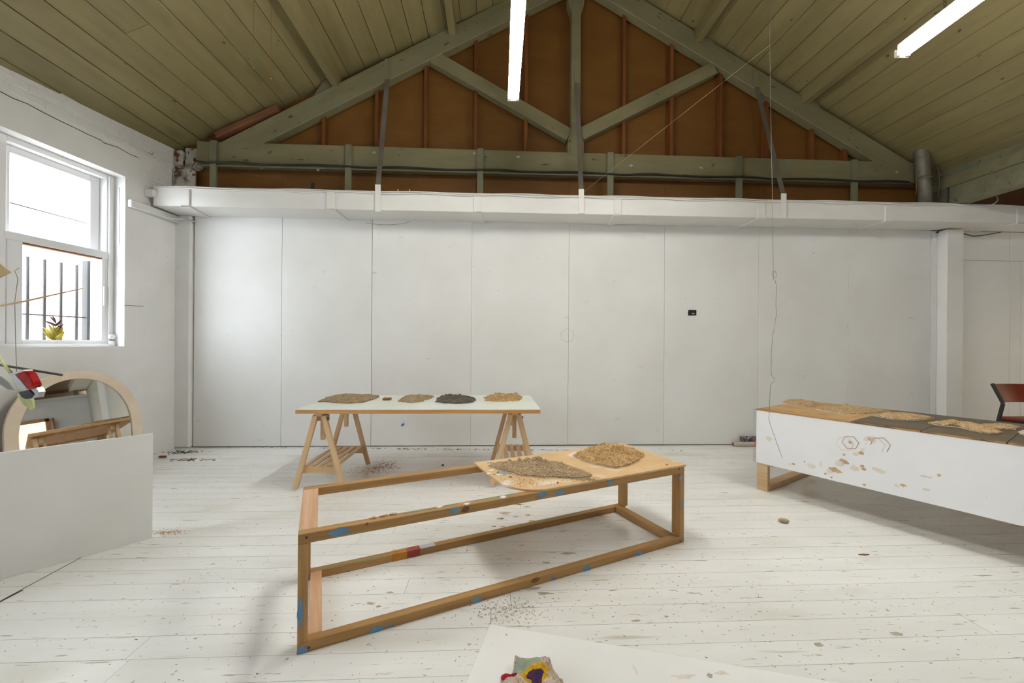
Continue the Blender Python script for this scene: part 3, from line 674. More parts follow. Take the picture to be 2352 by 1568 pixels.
cast('paper_cast', 'dark charcoal paper pulp cast on the trestle table', [(1000, 923), (1006, 915), (1020, 912), (1060, 911), (1085, 913), (1094, 918), (1085, 924), (1066, 927), (1020, 926)], TT, .036, 'sand_dark', g1, 3, rough=.024, freq=22, rim=None)
cast('paper_cast', 'crumpled golden tan paper cast with a white torn edge on the trestle table', [(1113, 914), (1125, 910), (1150, 907), (1190, 907), (1200, 916), (1190, 921), (1160, 923), (1118, 922)], TT, .03, 'sand_gold', g1, 4, rough=.045, freq=12)
wbq = onZ(887, 919, TT)
o = box('wood_block', -.042, .042, -.03, .03, 0, .022, 'cork', None, T(wbq.x, wbq.y + .03, TT, .1), bevel=.007); tag(o, 'small rounded brown wood block between the clay slab and peaked cast', 'block')

# ================================================================== LOW TIMBER FRAME TABLE
FA = math.radians(25.6); FM = T(-.883, 1.657, 0, FA)
fr = empty('timber_frame', FM, 'low open pine frame table with blue paint patches', 'frame table')
LX, LY, ZT = 2.245, .605, .498
s = .042
rails = {}
rails['ft'] = beam('top_rail', (0, .0225, ZT - s / 2), (LX, .0225, ZT - s / 2), .045, s, 'pine', fr)
rails['bt'] = beam('top_rail', (.0, LY - .0225, ZT - s / 2), (LX, LY - .0225, ZT - s / 2), .045, s, 'pine', fr)
rails['fb'] = beam('bottom_rail', (0, .0225, s / 2), (LX, .0225, s / 2), .045, s, 'pine', fr)
rails['bb'] = beam('bottom_rail', (.0, LY - .0225, s / 2), (LX, LY - .0225, s / 2), .045, s, 'pine', fr)
for (x, y) in ((.019, .035), (LX - .019, .035), (.019, LY - .035), (LX - .019, LY - .035)):
    beam('leg', (x, y, s), (x, y, ZT - s), .070, .038, 'pine', fr, up=(1, 0, 0))
beam('end_rail', (.037, .045, ZT - .02), (.037, LY - .045, ZT - .02), .074, .038, 'pink', fr); beam('end_rail', (LX - .034, .045, ZT - .02), (LX - .034, LY - .045, ZT - .02), .066, .038, 'pine', fr)
beam('end_rail', (.066, .045, .022), (.066, LY - .045, .022), .055, .040, 'pink', fr); beam('end_rail', (LX - .068, .045, .022), (LX - .068, LY - .045, .022), .06, .040, 'pine', fr)
FMi = FM.inverted()
def Ff(px, py, yl=0.0):      # pixel -> on a face y=yl of the frame, frame coordinates
    n = FM.to_3x3() @ Vector((0, 1, 0)); p = FM @ Vector((0, yl, 0)); return FMi @ onP(px, py, n, n.dot(p))
def Ft(px, py, z): return FMi @ onZ(px, py, z)
for k, (px, py, rx, rz, m) in enumerate([(783, 1220, .045, .016, 'blue'), (1043, 1172, .026, .014, 'blue'), (1245, 1136, .03, .017, 'blue'), (1286, 1131, .034, .012, 'blue'), (1402, 1107, .024, .013, 'blue'), (1564, 1098, .012, .02, 'blue'), (1567, 1156, .008, .03, 'blue'),
        (864, 1446, .03, .015, 'blue'), (1096, 1379, .028, .015, 'blue'), (1347, 1306, .03, .016, 'blue'), (1467, 1271, .028, .015, 'blue'), (1270, 1328, .014, .01, 'blue'), (690, 1494, .018, .016, 'blue'), (686, 1405, .011, .06, 'blue'), (894, 1434, .02, .005, 'blue'), (1070, 1168, .022, .016, 'cork')]):
    q = Ff(px, py); q.y = -.0002
    q.x = min(max(q.x, rx * .9), LX - rx * .9); q.z = max(rz * .8, q.z)
    blob('paint_patch', q, (1, 0, 0), (0, 0, 1), rx, rz, (0, -1, 0), m, fr, seed=k, t=.0008, rag=.35)
for px, py in ((704, 1234), (709, 1487), (1560, 1077), (1562, 1242), (1281, 1108)):
    q = Ff(px, py); q.y = -.0002; blob('screw_hole_shade', q, (1, 0, 0), (0, 0, 1), .005, .005, (0, -1, 0), 'black', fr, t=.0009, rag=.1)  # black spots laid on the rails for the shade inside screw holes
q = Ff(843, 1203); q.y = -.0002; blob('knot_hole', q, (1, 0, 0), (0, 0, 1), .008, .006, (0, -1, 0), 'cork', fr, t=.001)
q = Ff(1230, 1338); q.y = -.0002; q.z = .03; blob('knot', q, (1, 0, 0), (0, 0, 1), .028, .012, (0, -1, 0), 'cork', fr, seed=4, t=.0009)
# coloured bands painted round the lower back rail, chalk lines on rail tops
yb = LY - .045
for (px0, px1, m) in ((900, 935, 'ochre'), (935, 965, 'redpaint')):
    x0 = Ff(px0, 1283 - (px0 - 900) * .23, yb).x; x1 = Ff(px1, 1275 - (px1 - 935) * .23, yb).x
    boxes('painted_band', [(x0, x1, yb - .001, LY, 0, s + .001)], m, fr)
x0 = Ff(966, 1268, yb).x; x1 = Ff(1000, 1260, yb).x; boxes('painted_band', [(x0, x1, yb, LY - .005, s - .002, s + .0012)], 'lilac', fr)
for (pa, pb, z, m) in (((925, 1180), (1050, 1154), ZT, 'teal'), ((1080, 1148), (1180, 1132), ZT, 'teal'), ((740, 1313), (880, 1281), s, 'teal'), ((1180, 1212), (1330, 1176), s, 'teal')):
    a, b = Ft(*pa, z), Ft(*pb, z)
    lo_, hi_ = (.008, .037) if (a.y + b.y) / 2 < .3 else (LY - .037, LY - .008)
    a.y = min(max(a.y, lo_), hi_); b.y = min(max(b.y, lo_), hi_); a.z = b.z = z + .0003
    beam('chalk_line', a, b, .007, .0008, m, fr, bevel=0)
for k, (px, py) in enumerate(((858, 1190), (880, 1183), (900, 1177), (1072, 1158), (1155, 1141), (1160, 1146), (1010, 1165))):
    q = Ft(px, py, ZT); q.y = min(max(q.y, .008), .037); q.z = ZT; blob('plaster_drip', q, (1, 0, 0), (0, 1, 0), .016, .008, (0, 0, 1), 'paperwhite' if k > 2 else 'sawdust', fr, seed=k, t=.004, rag=.5)

# the rounded mdf sheet lying on the frame
bx0, bx1, by0, by1, rr = 1.0, LX + .010, -.004, LY + .006, .22
out = [(bx0, by1), (bx1, by1), (bx1, by0), (bx0 + rr, by0)] + [(bx0 + rr - rr * math.sin(t), by0 + rr - rr * math.cos(t)) for t in [math.pi / 2 * k / 14 for k in range(1, 15)]]
mb = prism('mdf_sheet', [(x, y, 0) for x, y in out], (0, 0, 1), .012, 'mdf', None, FM @ Matrix.Translation((0, 0, ZT + .0006)), bevel=.001)
tag(mb, 'tan fibreboard sheet with one rounded corner lying on the pine frame', 'board')
BZ = ZT + .0128
for k, (px, py, rx, ry, m) in enumerate([(1160, 1086, .055, .03, 'grey'), (1129, 1079, .018, .01, 'paperwhite'), (1145, 1090, .026, .012, 'paperwhite'), (1122, 1087, .012, .01, 'paperwhite'), (1144, 1084, .01, .006, 'soot_and_crack_shade'), (1136, 1089, .009, .006, 'soot_and_crack_shade'), (1172, 1095, .01, .006, 'soot_and_crack_shade'), (1168, 1082, .03, .008, 'redfelt'), (1532, 1067, .008, .006, 'redfelt'), (1126, 1063, .02, .012, 'grey'), (1122, 1066, .008, .008, 'paperwhite')]):
    q = FMi @ onZ(px, py, BZ); blob('paint_mark', mb.matrix_basis.inverted() @ FM @ q, (1, 0, 0), (0, 1, 0), rx, ry, (0, 0, 1), m, mb, seed=k, t=.0006 + .0002 * k, rag=.5)
g2 = 'large paper pulp casts on the fibreboard'
cast('paper_cast', 'large grey-brown gritty paper cast with knuckle ridges on the fibreboard corner', [(1118, 1071), (1138, 1066), (1160, 1062), (1200, 1060), (1245, 1061), (1290, 1067), (1325, 1078), (1366, 1093), (1350, 1096), (1322, 1099), (1250, 1097), (1195, 1093), (1150, 1081)], BZ + .001, .036, 'sand_grey', g2, 5, rough=.012, freq=20, rag=.06,
     feats=[(.04, .02, .03, .03), (-.02, .1, .04, .03), (-.12, .06, .025, .03), (-.07, .09, .022, .03), (-.18, .05, .028, .025), (.14, -.02, .05, .015), (.02, .1, .025, .025)])
cast('paper_cast', 'golden straw-flecked mound of paper pulp with white edge near the square fibreboard corner', [(1315, 1047), (1328, 1041), (1348, 1034), (1385, 1030), (1425, 1030), (1455, 1033), (1482, 1045), (1468, 1058), (1445, 1069), (1415, 1076), (1375, 1069), (1340, 1060)], BZ + .001, .045, 'sand_gold', g2, 6, rough=.026, freq=22, rag=.06, feats=[(.0, .06, .14, .03), (.08, .04, .06, .015), (-.06, .03, .06, .012)])

# ================================================================== STAINED WHITE BENCH
BA = math.atan2(-.839, .544); BM = T(2.22, 3.614, 0, BA)      # local x along the front, local y runs back from the front face
be = empty('display_bench', BM, 'long white fronted bench with brown hexagon ring stains on its front', 'bench')
BL_ = 2.6; BWd = 1.0
fp = boxes('front_panel', [(0.002, BL_, -.008, 0, .243, .712)], 'acrylic', be)
boxes('clear_edge', [(-.03, BL_, -.0005, .0025, .238, .724)], 'clear', be)
for x in (.0, BL_ - .09):
    for y in (.004, BWd - .05): box('leg', x + .002, x + .092, y, y + .045, .045, .68, 'pine2', be, bevel=.003)
    box('base_rail', x + .002, x + .092, .004, BWd, .0, .045, 'pine2', be, bevel=.003); box('cross_rail', x + .0925, x + .13, .004, BWd, .225, .262, 'pine2', be, bevel=.003)
    box('foot_cap', x + .001, x + .093, .003, .05, .232, .262, 'pine2', be, bevel=.002)
box('side_rail', .13, BL_ - .13, .004, .045, .262, .30, 'pine2', be); box('side_rail', .09, BL_ - .09, BWd - .045, BWd - .004, .262, .30, 'pine2', be)
box('deck', .0, BL_, .004, BWd, .68, .712, 'pine2', be)
tops = [(.0, .68, 'tanply'), (.683, 1.06, 'darkply'), (1.063, 1.43, 'darkply'), (1.433, 2.0, 'darkply'), (2.003, 2.6, 'tanply')]
for a, b, m in tops:
    tp = box('top_sheet', a, b, -.010, BWd, .713, .7255, m, be, bevel=.001)
    boxes('sheet_edge', [(a + .002, b - .002, -.0112, -.0099, .7135, .7245)], 'rawedge' if m == 'darkply' else 'pine', be)
box('top_sheet', .30, .62, .03, .95, .7257, .7275, 'tanply', be)
def Bp(px, py):
    n = BM.to_3x3() @ Vector((0, 1, 0)); p = BM @ Vector((0, -.008, 0)); return BM.inverted() @ onP(px, py, n, n.dot(p))
for k, (px, py, rx, rz, m) in enumerate([(1979, 1040, .018, .012, 'stain'), (1982, 1032, .014, .008, 'stain_pale'), (1966, 1042, .02, .012, 'stain_pale'), (1953, 1015, .014, .012, 'stain'), (1939, 1044, .01, .009, 'stain'), (1935, 1057, .022, .013, 'stain'), (1942, 1062, .018, .014, 'stain'),
        (1914, 1078, .03, .022, 'stain'), (1926, 1082, .02, .014, 'stain'), (1905, 1082, .024, .016, 'stain_pale'), (1928, 1064, .03, .02, 'stain_pale'), (1896, 1088, .008, .007, 'stain'), (1910, 1096, .008, .008, 'stain'), (1980, 1070, .012, .01, 'stain'), (1984, 1077, .014, .011, 'stain'), (1962, 1075, .026, .02, 'stain_pale'),
        (1822, 1065, .012, .009, 'stain'), (1814, 1066, .012, .008, 'stain_pale'), (2012, 1078, .024, .016, 'stain_pale'), (2022, 1082, .03, .016, 'stain_pale'), (1985, 1113, .009, .008, 'stain'), (2074, 1114, .013, .011, 'stain'), (2060, 1115, .014, .01, 'stain_pale'), (2128, 1124, .02, .01, 'stain_pale'), (2157, 1091, .01, .009, 'stain'), (2126, 1094, .03, .006, 'stain_pale'),
        (1997, 1008, .034, .024, 'stain_pale'), (1998, 1008, .012, .012, 'stain'), (1848, 1060, .004, .004, 'soot_and_crack_shade'), (1766, 1007, .025, .02, 'stain_pale'), (1864, 1070, .03, .02, 'stain_pale'), (1885, 1066, .008, .02, 'stain_pale')]):
    q = Bp(px, py); q.y = -.0082 - .0001 * (k % 5)
    blob('stain', q - Vector((0, -.008, 0)) + Vector((0, -.008, 0)), (1, 0, 0), (0, 0, 1), rx, rz, (0, -1, 0), m, be, seed=k * 2, t=.0006, rag=.4)
def ring(px, r, m, th, a0=0, n=6, tilt=0):
    q = Bp(*px); pts = []
    for k in range(a0, n + 1):
        a = math.pi / 3 * k + tilt; pts.append(q + Vector((r * math.cos(a), -.001, r * math.sin(a))))
    v, f = tubeverts(pts, th, 4); raw('hexagon_stain', v, f, m, be)
ring((1953, 1016), .052, 'stain_dark', .0022, tilt=.15); ring((1940, 1019), .055, 'stain_pale', .002, tilt=.2); ring((2022, 1021), .056, 'stain_dark', .0022, 1, 5, tilt=-1.9); ring((2010, 1022), .056, 'stain_pale', .002, 1, 5, tilt=-1.9)
KZ = .7277; g3 = 'paper casts along the bench top'
cast('paper_cast', 'dished tan paper cast with raised rim at the far end of bench', [(1797, 925), (1815, 922), (1845, 921), (1872, 924), (1880, 932), (1850, 933), (1820, 931)], KZ, .035, 'sand_tan', g3, 7, rough=.008, dish=1)
cast('paper_cast', 'spread winged tan paper cast with centre lump on the bench', [(1872, 939), (1890, 936), (1925, 938), (1945, 935), (1975, 938), (2030, 941), (2028, 946), (1985, 950), (1940, 952), (1912, 947)], KZ, .014, 'sand_tan', g3, 8, rough=.008, feats=[(.0, .03, .05, .04)])
cast('paper_cast', 'oval dished tan paper cast alone in the middle of the dark bench boards', [(2005, 955), (2030, 950), (2075, 951), (2105, 953), (2143, 962), (2125, 965), (2085, 966), (2040, 962)], KZ, .03, 'sand_tan', g3, 9, rough=.007, dish=1)
cast('paper_cast', 'long pointed tan paper cast lapping under the edge of its neighbour on the bench', [(2131, 972), (2160, 969), (2195, 971), (2240, 976), (2270, 985), (2306, 995), (2280, 997), (2235, 990), (2200, 981), (2160, 978)], KZ, .028, 'sand_tan', g3, 10, rough=.008, feats=[(-.05, .04, .06, .025)])
cast('paper_cast', 'flat pointed tan paper cast behind the long one on the bench', [(2256, 976), (2290, 974), (2320, 978), (2346, 982), (2335, 986), (2290, 986), (2268, 983)], KZ, .016, 'sand_tan', g3, 11, rough=.006)
cast('paper_cast', 'pale folded paper cast by the dark end of the bench', [(2340, 993), (2360, 989), (2390, 991), (2395, 1000), (2365, 1001), (2344, 998)], KZ, .014, 'sand_pale', g3, 12, rough=.008)

# ================================================================== WHITE BOARD ON THE FLOOR WITH COLOURED CAST
qa, qb = onZ(1125, 1438), onZ(1067, 1568); ex = (onZ(1863, 1563) - qa).normalized(); ey = (qb - qa).normalized(); ey = (ey - ex * ey.dot(ex)).normalized()
fb = prism('white_board', [Vector((0, 0, 0)), ex * 1.9, ex * 1.9 + ey * 1.1, ey * 1.1], (0, 0, 1), .010, 'board', None, Matrix.Translation(qa + Vector((0, 0, .0006))), bevel=.001)
tag(fb, 'white sheet of board lying flat on the floor under the colourful cast', 'board')
for k, (px, py, rx, ry) in enumerate([(1660, 1545, .03, .008), (1570, 1553, .04, .01), (1460, 1540, .006, .03), (1163, 1457, .004, .004), (1630, 1550, .012, .01)]):
    q = onZ(px, py, .0108); blob('scuff', fb.matrix_basis.inverted() @ q, (1, 0, 0), (0, 1, 0), rx, ry, (0, 0, 1), 'stain_pale' if k < 3 else 'grime', fb, seed=k, t=.0004, rag=.6)
# the coloured cast: only its far half is in the photograph
cq = onZ(1222, 1610, .011)
base = [cq + Vector((x, y, 0)) for x, y in ((-.135, .02), (-.12, .06), (-.075, .10), (-.055, .165), (0, .175), (.055, .165), (.095, .13), (.125, .04), (.13, -.04), (.09, -.11), (0, -.14), (-.09, -.11), (-.13, -.04))]
cr = cast('paper_cast', 'pale gritty paper cast with sage, yellow, red and navy felt on the floor board', None, .0112, .07, 'sand_pale', None, 13, rough=.022, freq=15, base=base, feats=[(-.05, .12, .03, .03), (.08, .09, .03, .03), (.03, .11, .03, .02), (.02, .02, .05, -.03)])
cc0 = sum(base, Vector()) / len(base)
surf = [o for o in cr.children if o.name.startswith('pulp_surface')][0]
def lump(name, x, y, r, h, m, sd):
    # shallow fuzzy patch draped on the cast surface
    me = surf.data; v, f = [], []; N = 20; K = 5
    def sz(px_, py_):
        best = min(((vv.co.x - px_) ** 2 + (vv.co.y - py_) ** 2, vv.co.z) for vv in me.vertices if vv.co.z > .008); return best[1]
    v.append((x, y, sz(x, y) + h))
    for j in range(1, K + 1):
        for k in range(N):
            a = 2 * math.pi * k / N; q = j / K * r * (1 + .35 * noise.noise((math.cos(a) * 2 + sd, math.sin(a) * 2, sd)))
            X, Y = x + q * math.cos(a) , y + q * math.sin(a) * .8; v.append((X, Y, sz(X, Y) + h * (1 - (j / K) ** 2) - .001 * (j == K) + .002 * random.random()))
    f = [(0, 1 + k, 1 + (k + 1) % N) for k in range(N)]
    for j in range(K - 1): f += [(1 + j * N + k, 1 + j * N + N + k, 1 + j * N + N + (k + 1) % N, 1 + j * N + (k + 1) % N) for k in range(N)]
    raw(name, v, f, m, cr, smooth=True)
lump('sage_pigment', -.005, .085, .055, .003, 'greenpaint', 1.0); lump('yellow_felt', .02, .045, .06, .008, 'yellowfelt', 2.0); lump('navy_felt', .022, .03, .04, .014, 'bluefelt', 3.0); lump('red_felt', -.085, .055, .022, .012, 'redfelt', 4.0); lump('red_felt', -.055, .05, .014, .008, 'redfelt', 5.0)

# ================================================================== LEANING WHITE BOARD, ARCHED MIRROR
PB = math.atan2(.76, .65)
lb = empty('upright_board', T(-2.361, 2.631, 0, PB), 'plain white sheet standing on its edge in front of the arched mirror', 'board')
boxes('sheet', [(-1.5, 0, 0, .016, .0005, .687)], 'sheet', lb)
for x in (-.45, -1.25): box('support_foot', x - .02, x + .02, .017, .20, .0005, .04, 'pine', lb)
MW, MH = .91, 1.03; th = math.radians(7.4); MA = math.atan2(.953, .305)
mc = Vector((-3.95, 3.1, 0)) + Vector((math.cos(MA), math.sin(MA), 0)) * .483
mi = empty('arched_mirror', Matrix.Translation(mc) @ Matrix.Rotation(MA, 4, 'Z') @ Matrix.Rotation(-th, 4, 'X'), 'arched mirror in a wide cream frame leaning behind the white sheet', 'mirror')
def arch(w, h, n=40, e=2.1, sh=.53):
    pts = [(-w, 0)]
    for k in range(n + 1):
        a = math.pi - math.pi * k / n; c_, s_ = math.cos(a), math.sin(a)
        pts.append((w * math.copysign(abs(c_) ** (2 / e), c_), (h - sh) + sh * abs(s_) ** (2 / e)))
    return pts + [(w, 0)]
fw_ = .078
oo = arch(MW / 2, MH); ii = arch(MW / 2 - fw_, MH - fw_ * .9, sh=.53 - fw_ * .6)
n = len(oo); v = [(x, -.012, z) for x, z in oo] + [(x, -.012, z) for x, z in ii] + [(x, .015, z) for x, z in oo] + [(x, .015, z) for x, z in ii]; f = []
for k in range(n - 1):
    f += [(k, k + 1, n + k + 1, n + k), (2 * n + k, 2 * n + k + 1, 3 * n + k + 1, 3 * n + k), (k, k + 1, 2 * n + k + 1, 2 * n + k), (n + k, n + k + 1, 3 * n + k + 1, 3 * n + k)]
f += [(0, n, 3 * n, 2 * n), (n - 1, 2 * n - 1, 4 * n - 1, 3 * n - 1)]
raw('mirror_frame', v, f, 'cream', mi)
prism('mirror_glass', [(x * 1.02, .002, max(z, 0) * 1.01 + (0 if z > .01 else .001)) for x, z in ii], (0, 1, 0), .004, 'mirror', mi)
prism('back_panel', [(x * .97, .0155, z * .97 + .002) for x, z in oo], (0, 1, 0), .006, 'cork', mi)

# ================================================================== CHAIR, ROLLS, BITS
chd = Vector((.6, -.8, 0)); pm = onY(2304, 926, 4.55)
CHM = Matrix.Translation((pm.x, pm.y, 0)) @ Matrix.Rotation(.06, 4, 'Z')     # local x sideways, local -y forward
ch = empty('chair', CHM, 'stacking chair with red-brown vinyl seat and backrest on a black metal frame', 'chair')
zm = pm.z
for x in (0, .43):
    beam('back_post', (x, 0, zm), (x, .10, zm + .215), .022, .03, 'black', ch, up=(0, 1, 0)); beam('rear_leg', (x, 0, zm), (x, .13, 0), .022, .03, 'black', ch, up=(0, 1, 0), ext=-.002)
    beam('front_leg', (x, -.36, .0), (x, -.34, .44), .022, .03, 'black', ch, up=(0, 1, 0)); beam('seat_side', (x, .055, .44), (x, -.36, .455), .022, .025, 'black', ch)
bk = []
nseg = 10
for k in range(nseg + 1):
    x = .012 + .406 * k / nseg; d = .035 * math.sin(math.pi * k / nseg)
    bk.append((x, d))
v, f = [], []
for x, d in bk:
    for (y, z) in ((.004, zm + .012), (.098, zm + .212), (.122, zm + .205), (.028, zm + .006)): v.append((x, y + d - .008, z))
for k in range(nseg): f += [(4 * k + i, 4 * k + (i + 1) % 4, 4 * k + 4 + (i + 1) % 4, 4 * k + 4 + i) for i in range(4)]
f += [(0, 1, 2, 3), (4 * nseg, 4 * nseg + 1, 4 * nseg + 2, 4 * nseg + 3)]
raw('backrest', v, f, 'red', ch, smooth=False)
box('seat', -.005, .435, -.40, .03, .468, .505, 'red', ch, bevel=.014); box('seat_pan', .0, .43, -.385, .02, .455, .468, 'black', ch)
for (pa, pb_, r, m, z, y, lab) in (((1684, 1022), (1760, 1022), .030, 'cardroll', .031, .07, 'long brown cardboard tube lying against the wall behind the bench'), ((1703, 1008), (1770, 1008), .034, 'print', .094, .052, 'dark patterned roll lying on top of the cardboard tube')):
    a, b = A(*pa, y), A(*pb_, y); a.z = b.z = z
    ro = empty('paper_roll', BW @ Matrix.Translation(a), lab, 'roll'); L_ = (b - a).length + .25
    tube('roll_body', [(0, 0, 0), (L_, 0, 0)], r, m, ro, seg=24); tube('roll_core', [(-.003, 0, 0), (.002, 0, 0)], r * .6, 'cork', ro, seg=20)
    if m == 'cardroll': tube('orange_label', [(.26, 0, .0), (.31, 0, .0)], r + .0008, 'orange', ro, seg=24)
q = A(1590, 718, .003)
o = prism('black_card', [(q.x - .055, -.0045, q.z - .035), (q.x + .052, -.0045, q.z - .033), (q.x + .052, -.0045, q.z + .037), (q.x - .05, -.0045, q.z + .037), (q.x - .057, -.0045, q.z + .01)], (0, -1, 0), .006, 'dark', None, BW, bevel=.001)
tag(o, 'small glossy black card pinned on the white panel wall', 'card')
blob('card_smear', (.02, -.0031, -.014), (1, 0, 0), (0, 0, 1), .022, .008, (0, -1, 0), 'grey', o, seed=3, t=.0004, rag=.7)
q = onZ(1800, 1200); pts = []
st = raw('pebble', *(lambda vs, fs: (vs, fs))(*tubeverts([(-.036 + .072 * k / 8, 0, .0) for k in range(9)], [max(.003, .026 * math.sqrt(max(0, 1 - ((k - 4) / 4.05) ** 2))) for k in range(9)], 12)), 'stone', None, Matrix.Translation((q.x, q.y, .0165)) @ Matrix.Rotation(-.3, 4, 'Z') @ Matrix.Diagonal((1, .9, .62, 1)), smooth=True)
tag(st, 'lone flat beige pebble on the white floor in front of the bench', 'pebble')
q = onZ(374, 1051); o = box('wood_offcut', -.035, .035, -.012, .012, 0, .024, 'cork', None, T(q.x, q.y, .0004, .1), bevel=.003); tag(o, 'tiny brown wood offcut on the floor by the left wall', 'offcut')
q = onZ(1985, 1274); o = blob('wood_chip', q + Vector((0, 0, .0004)), (1, 0, 0), (0, 1, 0), .03, .008, (0, 0, 1), 'cork', None, seed=5, t=.004, rag=.5); tag(o, 'thin dark wood chip on the floor below the bench edge', 'chip')
q = onZ(1017, 1069); o = blob('dark_crumb', q + Vector((0, 0, .0004)), (1, 0, 0), (0, 1, 0), .012, .010, (0, 0, 1), 'soot_and_crack_shade', None, seed=8, t=.012, rag=.2); tag(o, 'small dark crumb on the floor beneath the trestle table', 'crumb')
random.seed(5)
def litter(name, px, py, sx, sy, n, m, label, cat, size=.006, on=0.0, th=.0012):
    c = onZ(px, py, on); v, f = [], []
    for k in range(n):
        x, y = random.gauss(0, sx), random.gauss(0, sy); a = random.uniform(0, math.pi); l = size * random.uniform(.3, 1.6); w = size * random.uniform(.12, .4)
        ca, sa = math.cos(a), math.sin(a); o_ = len(v)
        for (p, q_) in ((-l, -w), (l, -w), (l, w), (-l, w)):
            for zz in (0.0003, th + .0003): v.append((x + p * ca - q_ * sa, y + p * sa + q_ * ca, zz))
        f += [(o_, o_ + 2, o_ + 4, o_ + 6), (o_ + 1, o_ + 3, o_ + 5, o_ + 7)] + [(o_ + 2 * i, o_ + (2 * i + 2) % 8, o_ + (2 * i + 3) % 8, o_ + 2 * i + 1) for i in range(4)]
    if label is None:
        ob = raw(name, v, f, m, fl, BWi @ Matrix.Translation(c)); return tag(ob, kind='stuff')
    ob = raw(name, v, f, m, None, Matrix.Translation(c)); tag(ob, label, cat, kind='stuff'); return ob
litter('wood_shavings', 875, 1070, .09, .11, 420, 'sawdust', 'loose wood shavings scattered on the floor beside the pine trestle', 'shavings')
litter('sawdust', 840, 1080, .16, .10, 260, 'sawdust', None, None, .003)
litter('sawdust', 378, 1222, .06, .02, 160, 'sawdust', 'brown sawdust at the foot of the upright white sheet', 'sawdust', .004)
litter('sawdust', 1160, 1400, .09, .05, 260, 'grime', None, None, .004)
litter('dry_leaves', 420, 1038, .10, .05, 70, 'soot_and_crack_shade', 'dark fluff and leaf crumbs in the corner by the pier', 'debris', .010, th=.004)
litter('twigs', 436, 1056, .09, .02, 25, 'cork', 'brown twig bits on the floor in the corner by the pier', 'debris', .022, th=.003)
litter('floor_dirt', 1500, 1400, .9, .3, 330, 'grime', None, None, .004)
litter('floor_dirt', 500, 1400, .6, .3, 140, 'grime', None, None, .004)
litter('sawdust', 1200, 1107, .07, .05, 300, 'sawdust', 'fine sawdust spilled on the rounded fibreboard corner', 'sawdust', .0022, BZ)
litter('grit', 1345, 1101, .045, .02, 260, 'sand_grey', 'grey grit spilled from the large cast on the fibreboard', 'grit', .0028, BZ)
litter('wall_dust', 1000, 1031, 1.2, .012, 160, 'soot_and_crack_shade', None, None, .011, th=.002)

# ================================================================== PLANT CUTTING ON THE WINDOW SILL
ps = LW @ Vector((-.145, -.98, 1.302)); ps = LW @ Lp(127, 778, .155)
pl = empty('leaf_cutting', Matrix.Translation((ps.x, ps.y, 1.3005)), 'yellow-green leaf cutting with dark buds standing at the window', 'plant')
random.seed(9)
def leaf(a, tilt, L, w, m, z0, nm='leaf'):
    pts = []; n_ = 6; v, f = [], []
    d = Vector((math.cos(a) * math.sin(tilt), math.sin(a) * math.sin(tilt), math.cos(tilt))); s_ = d.cross(Vector((1, .2, 0))).normalized(); nn = d.cross(s_)
    for k in range(n_ + 1):
        t = k / n_; ww = w * math.sin(math.pi * (.08 + .92 * t) ** .8) ; c = Vector((0, 0, z0)) + d * L * t + nn * .02 * t * t
        v += [c - s_ * ww, c + nn * .004, c + s_ * ww]
    for k in range(n_): f += [(3 * k, 3 * k + 1, 3 * k + 4, 3 * k + 3), (3 * k + 1, 3 * k + 2, 3 * k + 5, 3 * k + 4)]
    raw(nm, v, f, m, pl, smooth=True)
va = math.atan2(ps.y, ps.x) + math.pi / 2      # leaves fan out to both sides
for k, (t_, l_) in enumerate(((-.75, .10), (-.5, .13), (-.25, .15), (.0, .14), (.2, .16), (.45, .14), (.7, .11), (.95, .08))):
    leaf(va + random.uniform(-.5, .5) + (math.pi if t_ < 0 else 0), abs(t_), l_, .026, 'leafy', .0)
for k, (t_, z_) in enumerate(((-.7, .13), (-.95, .10), (.1, .16), (.35, .16), (.75, .13), (1.0, .14))):
    leaf(va + random.uniform(-.3, .3) + (math.pi if t_ < 0 else 0), abs(t_), .075, .013, 'darkleaf', z_, 'bud')
tube('stem', [(0, 0, 0), (.004, .0, .08), (0, .006, .17)], .003, 'darkleaf', pl); tube('stem', [(0, 0, 0), (.01, .02, .08), (.01, .05, .15)], .003, 'darkleaf', pl)

# ================================================================== HANGING MOBILE by the window side
YM = 1.15
def Ym(px, py, d=0.0): return onY(px, py, YM + d)
mo = empty('hanging_mobile', Matrix.Translation(Ym(-70, 700)), 'hanging mobile of a red tail lamp, thin rods and tan card near the window', 'mobile'); mi_ = mo.matrix_basis.inverted()
def mp(name, poly, t, m, d=0.0, bevel=0): return prism(name, [mi_ @ Ym(px, py, d) for px, py in poly], (0, 1, 0), t, m, mo, bevel=bevel)
mp('tape_strip', [(-20, 800), (-2, 826), (20, 858), (40, 890), (58, 920), (70, 942), (76, 936), (74, 922), (60, 905), (36, 868), (18, 848), (4, 832), (-14, 796)], .006, 'tape', .02)
mp('tape_strip', [(38, 905), (52, 928), (72, 943), (77, 918), (60, 912)], .003, 'tape', .03)
mp('lamp_housing', [(19, 861), (33, 857), (50, 875), (66, 895), (52, 897), (40, 889), (28, 873)], .022, 'chrome', -.006, bevel=.002)
mp('red_lens', [(33, 857), (53, 851), (64, 858), (72, 874), (77, 885), (70, 893), (64, 895), (48, 876)], .024, 'redlens', -.010, bevel=.003)
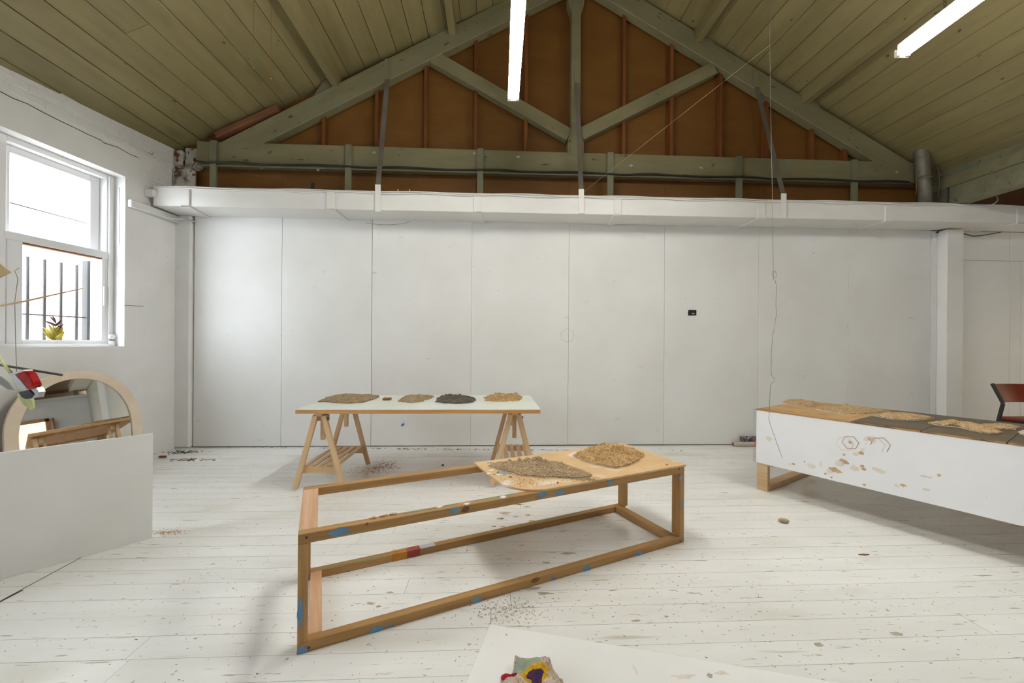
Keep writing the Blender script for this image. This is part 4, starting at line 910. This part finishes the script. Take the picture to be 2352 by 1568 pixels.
mp('lamp_rim', [(20, 859), (53, 849), (55, 852), (22, 862)], .022, 'white', -.008)
mp('lamp_socket', [(40, 898), (66, 893), (80, 906), (72, 913), (56, 917), (46, 912)], .022, 'black', -.004, bevel=.003)
mp('socket_clip', [(70, 893), (84, 890), (90, 900), (86, 913), (74, 914), (80, 904)], .016, 'chrome', -.002)
mp('grey_disc', [(-30, 862), (0, 864), (18, 878), (32, 896), (18, 894), (-4, 880), (-30, 884)], .004, 'grey', .04)
tube('metal_rod', [mi_ @ Ym(-110, 820, .03), mi_ @ Ym(142, 861, .03)], .0034, 'steel', mo, seg=8)
tube('bamboo_skewer', [mi_ @ Ym(-130, 726), mi_ @ Ym(60, 691), mi_ @ Ym(190, 662)], [.0032, .0026, .0012], 'cardtan', mo, seg=8)
mp('tan_card', [(-70, 560), (-20, 590), (24, 625), (-10, 642), (-70, 668)], .003, 'cardtan')
tube('thread', [mi_ @ Ym(-70, 824, .03), Vector((0, 0, 0)), Vector((0, 0, 2.55))], .0006, 'wire', mo, seg=4)
tube('thread', [mi_ @ Ym(38, 857), mi_ @ Ym(36, 790), mi_ @ Ym(34, 692), mi_ @ Ym(41, 640), mi_ @ Ym(34, 622), mi_ @ Ym(44, 615)], .0007, 'wire', mo, seg=4)

# ================================================================== OUTSIDE THE WINDOW
go = boxes('ground_outside', [(-14, -4.9, -12, 14, -.4, -.3)], 'concrete'); tag(go, kind='structure')
ob = empty('brick_wall', T(-6.6, 4.2, -.3, 0), 'pinkish brick wall standing outside the barred window', 'wall')
boxes('mortar_and_daylight_blocker', [(-.2, -.01, -1.4, 6.4, 0, 6.2)], 'concrete', ob)  # height is made up: raised to cut the daylight through the first window
bmesh_ = None
for r_ in range(20):
    for k in range(15):
        y = -.4 + k * .24 + (r_ % 2) * .12
        if bmesh_ is None: bb = box('brick', -.02, .004, 0, .23, 0, .074, 'outbrick', ob); bmesh_ = bb.data
        else: bb = link(bpy.data.objects.new('brick', bmesh_), ob)
        bb.matrix_basis = Matrix.Translation((-.008, y + .115, .95 + r_ * .084))
